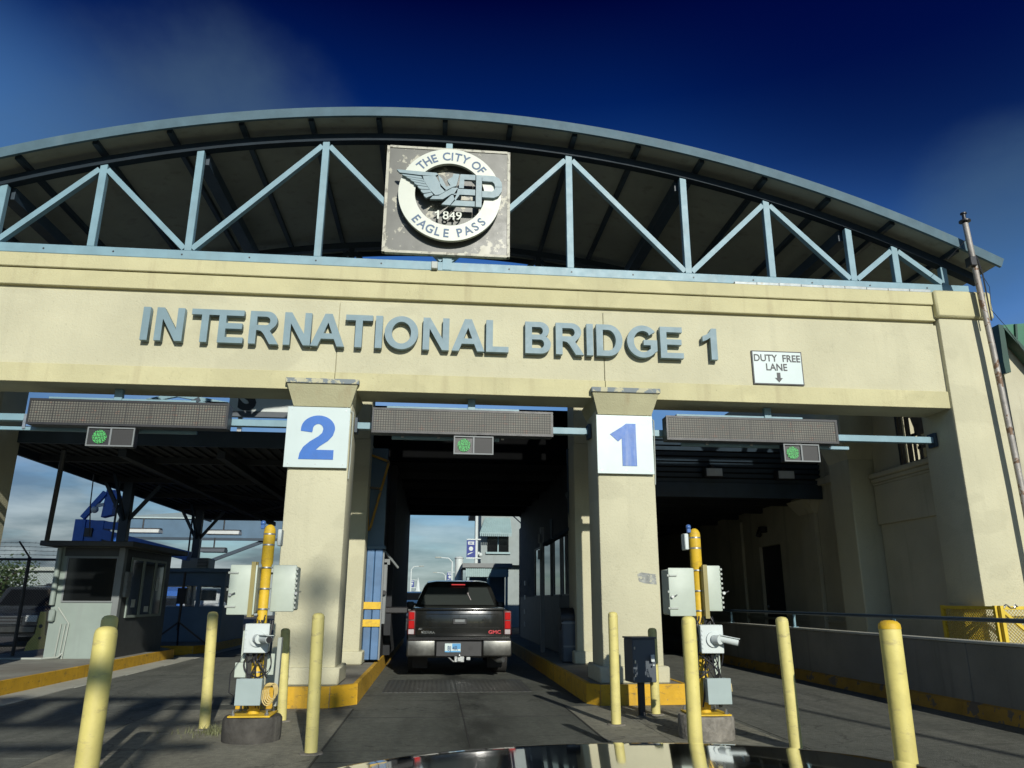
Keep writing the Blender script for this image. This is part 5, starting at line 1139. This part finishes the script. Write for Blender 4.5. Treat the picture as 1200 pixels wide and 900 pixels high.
for s in (-1, 1):
    x0, x1 = (TX-HW-.005, TX-HW+.135) if s < 0 else (TX+HW-.135, TX+HW+.005)
    za, zbt = zb(715.5), zb(744)
    mb = MB(); mb.box(x0, x1, TY-.005, TY+.16, zbt, za, .02, seg=2); tl = mb.build('tail_light', 'tail_red_dark', t)
    for (py0, py1) in ((717.5,726),(727.5,736.5)):
        mb = MB(); mb.box(x0+.025, x1-.022, TY-.014, TY-.0055, zb(py1), zb(py0), .01); mb.build('lit_lens', 'tail_red', tl)
    mb = MB(); mb.box(x0+.02, x1-.02, TY-.013, TY-.0055, zb(743), zb(737.5), .006); mb.build('reverse_lens', 'tail_clear', tl)
    for yw in (TY+1.12, TY+4.25):
        xo = TX+s*(HW+.0); xi = TX+s*(HW-.25)
        mb = MB(); mb.cyl((xi,yw,.35),(xo,yw,.35),.35,n=32); bmesh.ops.bevel(mb.bm, geom=[e for e in mb.bm.edges if len(e.link_faces)==2 and e.calc_face_angle(0) > 1], offset=.03, segments=2, affect='EDGES'); wh = mb.build('wheel', 'tyre', t)
        mb = MB(); mb.cyl((xo+s*.001,yw,.35),(xo+s*.008,yw,.35),.22,n=24); mb.build('rim', 'chrome', wh)
    mb = MB(); mx = TX+s*(HW+.07); mb.box(mx-.08, mx+.08, TY+3.25, TY+3.36, z_tg-.04, z_tg+.12, .03, seg=2).bar((TX+s*.85,TY+3.3,z_tg+.05),(mx,TY+3.3,z_tg+.08),.05); mb.build('side_mirror', 'truck_trim', t)
    mb = MB(); mb.box(TX+s*(HW-.24)-.01-.14, TX+s*(HW-.24)-.01+.14, TY+.62, TY+.64, .12, .45); mb.build('mud_flap', 'tyre', t, smooth=False)

# ================================================================== BEYOND THE TUNNEL
def lamp(px, ybase, pytop, pxtip, label, arm=True, flip=False):
    top = at(px, pytop, ybase); tip = at(pxtip, pytop-2, ybase)
    t = thing('street_lamp', (top.x, ybase, 0), label, 'street lamp', 'white street lamps along the bridge road')
    mb = MB(); mb.cyl((top.x,ybase,0),(top.x,ybase,top.z),.11,.07,n=10); mb.build('pole', 'white_paint', t)
    mb = MB(); mb.tube([(top.x,ybase,top.z-.05),((top.x*2+tip.x)/3,ybase,top.z+.25),(tip.x,ybase,top.z+.3)], .05, 6); mb.build('arm', 'white_paint', t)
    mb = MB(); mb.box(min(tip.x,tip.x+(.5 if tip.x > top.x else -.5)), max(tip.x,tip.x+(.5 if tip.x > top.x else -.5)), ybase-.12, ybase+.12, top.z+.25, top.z+.36, .03); mb.build('lamp_head', 'cabinet_side', t)
    return t, top
l1, top1 = lamp(559, 36, 590, 548, 'tallest white street lamp carrying the blue banner')
lamp(530, 62, 658, 517, 'white street lamp with arm above the pickup roof')
lamp(482, 80, 667, 491, 'white street lamp with right-hand arm beside the dark tunnel edge')
lamp(522, 95, 674, 512, 'faint far street lamp behind the pickup roof')
def banner(px0, py0, px1, py1, Yb, label):
    a, b = at(px0,py0,Yb), at(px1,py1,Yb); t = thing('banner', ((a.x+b.x)/2, Yb, b.z), label, 'banner', 'blue banners on the street lamps')
    mb = MB(); mb.box(a.x, b.x, Yb, Yb+.03, b.z, a.z); mb.build('cloth', 'sign_blue' if False else mat('banner_blue', (.012,.03,.20), .6) if 'banner_blue' not in M else 'banner_blue', t, smooth=False)
    w, h = b.x-a.x, a.z-b.z; mb = MB()
    mb.cyl(((a.x+b.x)/2,Yb-.001,b.z+h*.5),((a.x+b.x)/2,Yb-.01,b.z+h*.5),w*.24,n=20)
    mb.box(a.x+w*.15,a.x+w*.85,Yb-.01,Yb-.001,b.z+h*.86,b.z+h*.92).box(a.x+w*.15,a.x+w*.85,Yb-.01,Yb-.001,b.z+h*.74,b.z+h*.80).box(a.x+w*.15,a.x+w*.3,Yb-.01,Yb-.001,b.z+h*.8,b.z+h*.86).box(a.x+w*.65,a.x+w*.8,Yb-.01,Yb-.001,b.z+h*.8,b.z+h*.86)
    mb.poly([(a.x+w*.1,Yb-.001,b.z+h*.12),(a.x+w*.5,Yb-.001,b.z+h*.22),(a.x+w*.8,Yb-.001,b.z+h*.3),(a.x+w*.5,Yb-.001,b.z+h*.28),(a.x+w*.15,Yb-.001,b.z+h*.2)],(0,-.009,0)); mb.build('motif', 'white_paint', t, smooth=False)
    mb = MB(); mb.bar((a.x,Yb+.015,a.z+.04),(b.x+.25,Yb+.015,a.z+.04),.05).bar((a.x,Yb+.015,b.z-.04),(b.x+.25,Yb+.015,b.z-.04),.05); mb.build('rod', 'white_paint', t)
banner(547, 633, 557, 653, 35.9, 'blue banner with white disc on the tallest street lamp')
banner(524, 671, 530, 681, 62, 'small blue banner on the lamp above the pickup roof')
banner(481, 680, 485, 688, 80, 'tiny blue banner on the lamp beside the tunnel edge')
c = at(538, 655, 36); t = thing('white_pylon', (c.x, 36, 0), 'slim white pylon standing left of the corrugated kiosk', 'pylon')
mb = MB(); mb.cyl((c.x,36,0),(c.x,36,c.z),.22,.19,n=14); mb.build('shaft', 'white_paint', t)
mb = MB(); mb.lathe([(.2,c.z),(.22,c.z+.03),(.15,c.z+.1),(0,c.z+.12)], (c.x,36,0), 14); mb.build('cap', 'white_paint', t)
c = at(490, 676, 150); t = thing('church_spire', (c.x, 150, 0), 'distant pale church tower low on the horizon left of the pickup', 'tower')
mb = MB(); mb.box(c.x-.9, c.x+.9, 150, 151.8, 0, c.z-3.2); mb.build('tower', 'siding', t, smooth=False)
mb = MB(); mb.lathe([(.8,c.z-3.2),(.45,c.z-2.2),(.3,c.z-1.2),(0,c.z)], (c.x,150.9,0), 8); mb.build('roof', 'white_paint', t)
# house with awning
HY = 40.; a = at(564, 606, HY); b = at(600, 662, HY)
t = thing('customs_house', (a.x+3, HY+3, 0), 'pale grey upstairs office with striped awning beyond the tunnel', 'building')
hx0, hz0 = at(563,605,HY).x+.05, zz(662,HY,590)
mb = MB(); mb.box(hx0, hx0+9, HY, HY+7, hz0, 6.3).box(hx0+1.2, hx0+9, HY+.5, HY+7, 0, hz0); wl = mb.build('wall', 'siding', t, smooth=False)
mb = MB(); mb.box(hx0-.4, hx0+9.4, HY-.5, HY+7.3, 6.05, 6.3); mb.build('roof', 'booth_trim', t, smooth=False)
wx0, wx1, wz0, wz1 = xx(571,HY,645), xx(596,HY,645), zz(647,HY,585), zz(628,HY,585)
mb = MB(); mb.box(wx0, wx1, HY-.04, HY-.002, wz0, wz1); w = mb.build('window', 'glass_dark', t, smooth=False)
mb = MB(); mb.box(wx0-.08, wx1+.08, HY-.12, HY-.002, wz0-.1, wz0-.002).box((wx0+wx1)/2-.03,(wx0+wx1)/2+.03,HY-.07,HY-.041,wz0,wz1); mb.build('sill', 'awning', w, smooth=False)
mb = MB(); ax0, ax1 = xx(568,HY,620), xx(598,HY,620); z1_, z0_ = zz(607,HY,585), zz(627,HY,585)
mb.hexa([(ax0-.3,HY-.9,z0_),(ax1,HY-.9,z0_),(ax1,HY-.01,z1_-.06),(ax0,HY-.01,z1_-.06),(ax0-.3,HY-.9,z0_+.05),(ax1,HY-.9,z0_+.05),(ax1,HY-.01,z1_),(ax0,HY-.01,z1_)])
n = 16
for k in range(n):
    x = ax0-.3+(ax1-ax0+.3)*k/n; w_ = (ax1-ax0+.3)/n; mb.box(x+.01, x+w_*.8, HY-.92, HY-.895, z0_-.14, z0_+.04)
    xt = ax0+(ax1-ax0)*k/n; mb.bar((x+w_*.4,HY-.9,z0_+.06),(xt+w_*.4,HY-.02,z1_+.01),.05,.03)
mb.build('awning', 'awning', t, smooth=False)
mb = MB(); c = at(554, 648, HY-.4); mb.bar((hx0,HY-.1,c.z),(hx0-.45,HY-.5,c.z+.05),.06).box(hx0-.6, hx0-.1, HY-.7, HY-.55, c.z-.1, c.z+.05, .02).sph((hx0-.05,HY-.5,c.z-.1),.12); mb.build('camera', 'white_paint', t)
# kiosk
KY = 33.; kx0, kx1 = xx(546,KY,668), xx(596,KY,668); kz1, kz0 = zz(663,KY,570), zz(676,KY,570)
t = thing('corrugated_kiosk', ((kx0+kx1)/2, KY+1, 0), 'grey-blue kiosk with corrugated fascia behind the pickup', 'kiosk')
mb = MB()
n = 22
for k in range(n): x = kx0+(kx1-kx0)*k/n; w_ = (kx1-kx0)/n; mb.box(x, x+w_*.55, KY, KY+.06, kz0, kz1-.08).box(x+w_*.55, x+w_, KY+.03, KY+.06, kz0, kz1-.08)
mb.build('fascia', 'awning', t, smooth=False)
mb = MB(); mb.box(kx0-.15, kx1+.15, KY-.08, KY+3, kz1-.078, kz1+.1); mb.build('roof', 'booth_trim', t, smooth=False)
for x in (kx0+.05, (kx0+kx1)/2-.0, kx1-.12):
    mb = MB(); mb.box(x, x+.1, KY+.07, KY+.17, 0, kz0+.1); mb.build('post', 'awning', t, smooth=False)
mb = MB(); mb.box(kx0+.1, kx1, KY+1.8, KY+2.2, 0, kz0+.1); mb.build('wall', 'booth_blue', t, smooth=False)
mb = MB(); mb.tube([at(585,590,34), at(605,608,32), at(620,622,30)], .025, 5).tube([at(592,590,34), at(610,606,32), at(626,618,30)], .03, 5)
tag(mb.build('overhead_cable', 'cable'), 'two black cables slanting across the grey office wall', 'cable')

# ================================================================== THE CAR THE PHOTO IS TAKEN FROM
t = thing('black_car', (.42, 1.2, 0), 'glossy black car bonnet at the bottom edge reflecting the bollards', 'car')
HX = .44
def hz(u, y):                                          # bonnet surface
    z = .992-.052*abs(u)**2.2-.028*abs(u)**8
    z += (1.95-y)*.085 if y < 1.95 else -(y-1.95)**2*1.1-(y-1.95)*.10
    return z
mb = MB(); n, m = 28, 22; g = []
for j in range(m+1):
    y = .75+(2.28-.75)*j/m; g.append([mb.bm.verts.new((HX+(-1+2*i/n)*.86, y-.16*(abs(-1+2*i/n)**3), hz(-1+2*i/n, y))) for i in range(n+1)])
for j in range(m):
    for i in range(n): mb.bm.faces.new((g[j][i], g[j][i+1], g[j+1][i+1], g[j+1][i]))
mb.build('bonnet', 'hood_black', t, ang=80)
mb = MB()
for s in (-1, 1):
    rings = []
    for y in (.2, .8, 1.4, 1.95):
        rings.append([(HX+s*.862,y,.90-.02*(y > 1.9)),(HX+s*.93,y,.82),(HX+s*.94,y,.55),(HX+s*.90,y,.30),(HX+s*.70,y,.30),(HX+s*.70,y,.88)])
    mb.loft(rings)
mb.build('wing', 'hood_black', t)
mb = MB(); mb.box(HX-.88, HX+.88, 1.96, 2.32, .22, .70, .08, seg=3).box(HX-.5,HX+.5,2.2,2.3,.70,.80,.03); mb.build('front_bumper', 'hood_black', t)
mb = MB(); mb.box(HX-.45, HX+.45, 2.325, 2.34, .42, .64, .01); mb.build('grille', 'truck_trim', t)
for s in (-1, 1):
    mb = MB(); mb.cyl((HX+s*.70,1.25,.32),(HX+s*.935,1.25,.32),.32,n=28); wh = mb.build('wheel', 'tyre', t)
    mb = MB(); mb.cyl((HX+s*.936,1.25,.32),(HX+s*.95,1.25,.32),.2,n=20); mb.build('rim', 'steel', wh)
    mb = MB(); mb.box(HX+s*.68-.13, HX+s*.68+.13, 2.15, 2.30, .71, .82, .03); mb.build('headlight', 'diffuser', t)
mb = MB(); mb.box(HX-.85, HX+.85, .55, .749, .90, .96, .02); mb.build('cowl', 'truck_trim', t)

# ================================================================== POLES BEHIND THE CAMERA (their shadows reach the lanes)
t = thing('light_pole', (8.25, -8.6, 0), 'tall slim light pole beside the approach lane', 'pole')
mb = MB(); mb.cyl((8.25,-8.6,0),(8.25,-8.6,8.75),.075,.055,n=12); mb.build('shaft', 'galv', t)
mb = MB(); mb.box(8.1,8.4,-8.75,-8.45,0,.12,.01); mb.build('base', 'concrete_base', t)
PXU = 5.57
t = thing('utility_pole', (PXU, -26, 0), 'wooden utility pole with two crossarms over the approach', 'pole')
mb = MB(); mb.cyl((PXU,-26,0),(PXU,-26,17.4),.12,.08,n=12); mb.build('shaft', 'bark', t)
for z in (16.4, 17.1):
    mb = MB(); mb.box(PXU-.9,PXU+.9,-26.2,-26.08,z,z+.11); mb.build('crossarm', 'bark', t)
mb = MB(); mb.cyl((PXU+.3,-26,15.2),(PXU+.3,-26,15.8),.16,n=16); mb.build('transformer', 'cabinet_side', t)
t = thing('shadow_rack', (.2, -11.5, 0), 'unseen timber rack of three transformers added to shade the left lane', 'shadow rack')  # unseen rack, added so its shadow darkens the left lane ground
for x in (-1.2, 1.15):
    mb = MB(); mb.cyl((x,-11.3,0),(x,-11.3,9.9),.12,.09,n=12); mb.build('shaft', 'bark', t)
for z in (8.15, 8.75, 9.7):
    mb = MB(); mb.box(-1.8,1.7,-11.45,-11.32,z,z+.16); mb.build('crossarm', 'bark', t)
for x in (-.85, -.1, .7):
    mb = MB(); mb.lathe([(.24,8.92),(.26,9.0),(.26,9.55),(.2,9.62),(.05,9.64),(.04,9.78)], (x,-11.4,0), 16); mb.build('transformer', 'cabinet_side', t)
for z, r in ((8.85,.06),(9.1,.05),(9.4,.045)):
    mb = MB(); mb.tube([(-40,-11.5,z+1.0),(-18,-11.5,z-.05),(-6,-11.5,z-.02),(-.9,-11.4,z+.1)], r, 6)
    tag(mb.build('overhead_cable', 'cable'), 'thick overhead cable strung to the added transformer rack', 'cable', 'overhead cables at the approach')

# ================================================================== LIGHT, SKY, CAMERA
EL, AZ = R(22.7), R(11)
d = Vector((-math.sin(AZ)*math.cos(EL), math.cos(AZ)*math.cos(EL), -math.sin(EL)))
sl = bpy.data.lights.new('sun', 'SUN'); sl.energy = 4.4; sl.angle = R(.5); sl.color = (1, .965, .87)
so = bpy.data.objects.new('sun', sl); COL.objects.link(so); so.rotation_euler = d.to_track_quat('-Z', 'Y').to_euler(); so.location = (3, -20, 20)
w = bpy.data.worlds.new('World'); S.world = w; w.use_nodes = True; nt = w.node_tree; bg = nt.nodes['Background']
sky = N(nt, 'ShaderNodeTexSky', sky_type='NISHITA'); sky.sun_disc = False; sky.sun_elevation = EL; sky.sun_rotation = math.pi-AZ
tc = N(nt, 'ShaderNodeTexCoord'); sx = N(nt, 'ShaderNodeSeparateXYZ'); lk(nt, tc.outputs['Generated'], sx.inputs[0])
rp = N(nt, 'ShaderNodeValToRGB'); lk(nt, sx.outputs[2], rp.inputs[0]); e = rp.color_ramp.elements
e[0].position, e[0].color = 0., (.42,.56,.66,1); e[1].position, e[1].color = 1., (.004,.012,.10,1)
for p, c in ((.2,(.30,.50,.76,1)),(.36,(.24,.52,.92,1)),(.44,(.14,.34,.70,1)),(.51,(.05,.17,.45,1)),(.59,(.004,.06,.27,1)),(.68,(.0,.009,.115,1))):
    q = e.new(p); q.color = c
base = mixc(nt, 1., sky.outputs[0], rp.outputs[0], 'MULTIPLY')
def skynoise(scale, off, detail=7, sc=(1,1,1)):
    # direction projected on a flat cloud layer
    zc = N(nt, 'ShaderNodeMath', operation='ADD'); zc.inputs[1].default_value = .16; lk(nt, sx.outputs[2], zc.inputs[0])
    dv = N(nt, 'ShaderNodeVectorMath', operation='DIVIDE'); cb = N(nt, 'ShaderNodeCombineXYZ'); lk(nt, tc.outputs['Generated'], dv.inputs[0])
    for i in range(3): lk(nt, zc.outputs[0], cb.inputs[i])
    lk(nt, cb.outputs[0], dv.inputs[1]); mp = N(nt, 'ShaderNodeMapping'); mp.inputs['Location'].default_value = off; mp.inputs['Scale'].default_value = sc; lk(nt, dv.outputs[0], mp.inputs[0])
    n = N(nt, 'ShaderNodeTexNoise'); n.inputs['Scale'].default_value = scale; n.inputs['Detail'].default_value = detail; n.inputs['Roughness'].default_value = .52; lk(nt, mp.outputs[0], n.inputs['Vector']); return n.outputs['Fac']
def mth(op, a, b):
    m = N(nt, 'ShaderNodeMath', operation=op, use_clamp=True)
    for i, v in enumerate((a, b)):
        if hasattr(v, 'is_linked'): lk(nt, v, m.inputs[i])
        else: m.inputs[i].default_value = v
    return m.outputs[0]
# cloud bank low over the north west, thin wisps higher up
side = ramp(nt, mth('ADD', mth('MULTIPLY', sx.outputs[0], -1.), .0), 0., .55)           # more to the west
low = ramp(nt, sx.outputs[2], .05, .36, (1,1,1,1), (0,0,0,1))
cover = mth('MULTIPLY', low, 1.)
n1 = ramp(nt, skynoise(1.3, (2.3,.4,0)), .28, .50)
bank = mth('MULTIPLY', mth('MULTIPLY', n1, cover), mth('ADD', mth('MULTIPLY', side, .75), .62))
cl = ramp(nt, skynoise(2.1, (7.,3.,0)), .38, .66, (1.0,1.35,1.55,1), (3.1,3.6,3.7,1))
col = mixc(nt, bank, base, cl)
def patch_of_cloud(px, py, c0, c1, seed, amt, colr, col):
    dd = (at(px, py, 10)-Vector((0, 0, H))).normalized(); dp = N(nt, 'ShaderNodeVectorMath', operation='DOT_PRODUCT'); lk(nt, tc.outputs['Generated'], dp.inputs[0]); dp.inputs[1].default_value = dd
    def mm(op, x, y):
        m = N(nt, 'ShaderNodeMath', operation=op)
        for i, v in enumerate((x, y)):
            if hasattr(v, 'is_linked'): lk(nt, v, m.inputs[i])
            else: m.inputs[i].default_value = v
        return m.outputs[0]
    wob = mm('MULTIPLY', mm('SUBTRACT', skynoise(1.5, (seed, 1.2, 0), 7, (1, .75, 1)), .5), .12*(1-math.cos(R(c0)))/.034)
    r = N(nt, 'ShaderNodeMapRange', interpolation_type='SMOOTHSTEP'); lk(nt, mm('ADD', dp.outputs['Value'], wob), r.inputs[0]); r.inputs[1].default_value = math.cos(R(c0)); r.inputs[2].default_value = math.cos(R(c1))+.004; r.inputs[3].default_value = 0; r.inputs[4].default_value = 1
    f = mth('MULTIPLY', r.outputs[0], amt)
    return mixc(nt, f, col, colr)
def glow(px, py, c0, c1, amt, colr, col):               # broad change of sky colour round one direction
    dd = (at(px, py, 10)-Vector((0, 0, H))).normalized(); dp = N(nt, 'ShaderNodeVectorMath', operation='DOT_PRODUCT'); lk(nt, tc.outputs['Generated'], dp.inputs[0]); dp.inputs[1].default_value = dd
    r = N(nt, 'ShaderNodeMapRange', interpolation_type='SMOOTHSTEP'); lk(nt, dp.outputs['Value'], r.inputs[0]); r.inputs[1].default_value = math.cos(R(c0)); r.inputs[2].default_value = math.cos(R(c1)); r.inputs[3].default_value = 0; r.inputs[4].default_value = amt
    return mixc(nt, r.outputs[0], col, colr)
col = glow(-140, 290, 19, 3, .9, (.46,1.25,2.8), col)
col = glow(1150, -120, 24, 3, .75, (.0,.012,.33), col)
col = patch_of_cloud(210, 160, 11, 1, 3.3, .68, (.50,.92,1.40), col)
col = patch_of_cloud(1185, 250, 7, 1, 5.7, .5, (.50,1.0,1.55), col)
lk(nt, col, bg.inputs[0]); bg.inputs[1].default_value = .14

cam = bpy.data.cameras.new('camera'); co = bpy.data.objects.new('camera', cam); COL.objects.link(co)
mx = Matrix((RT, UP, -FW)).transposed().to_4x4(); mx.translation = (0, 0, H); co.matrix_world = mx
cam.sensor_width = 36; cam.lens = F/1200*36; cam.clip_start = .05; cam.clip_end = 2000; S.camera = co
S.render.engine = 'CYCLES'; S.render.resolution_x, S.render.resolution_y = 1024, 768
S.view_settings.view_transform = 'Standard'; S.view_settings.look = 'None'; S.view_settings.exposure = 0.; S.view_settings.gamma = 1
S.cycles.max_bounces = 6; S.cycles.use_denoising = True
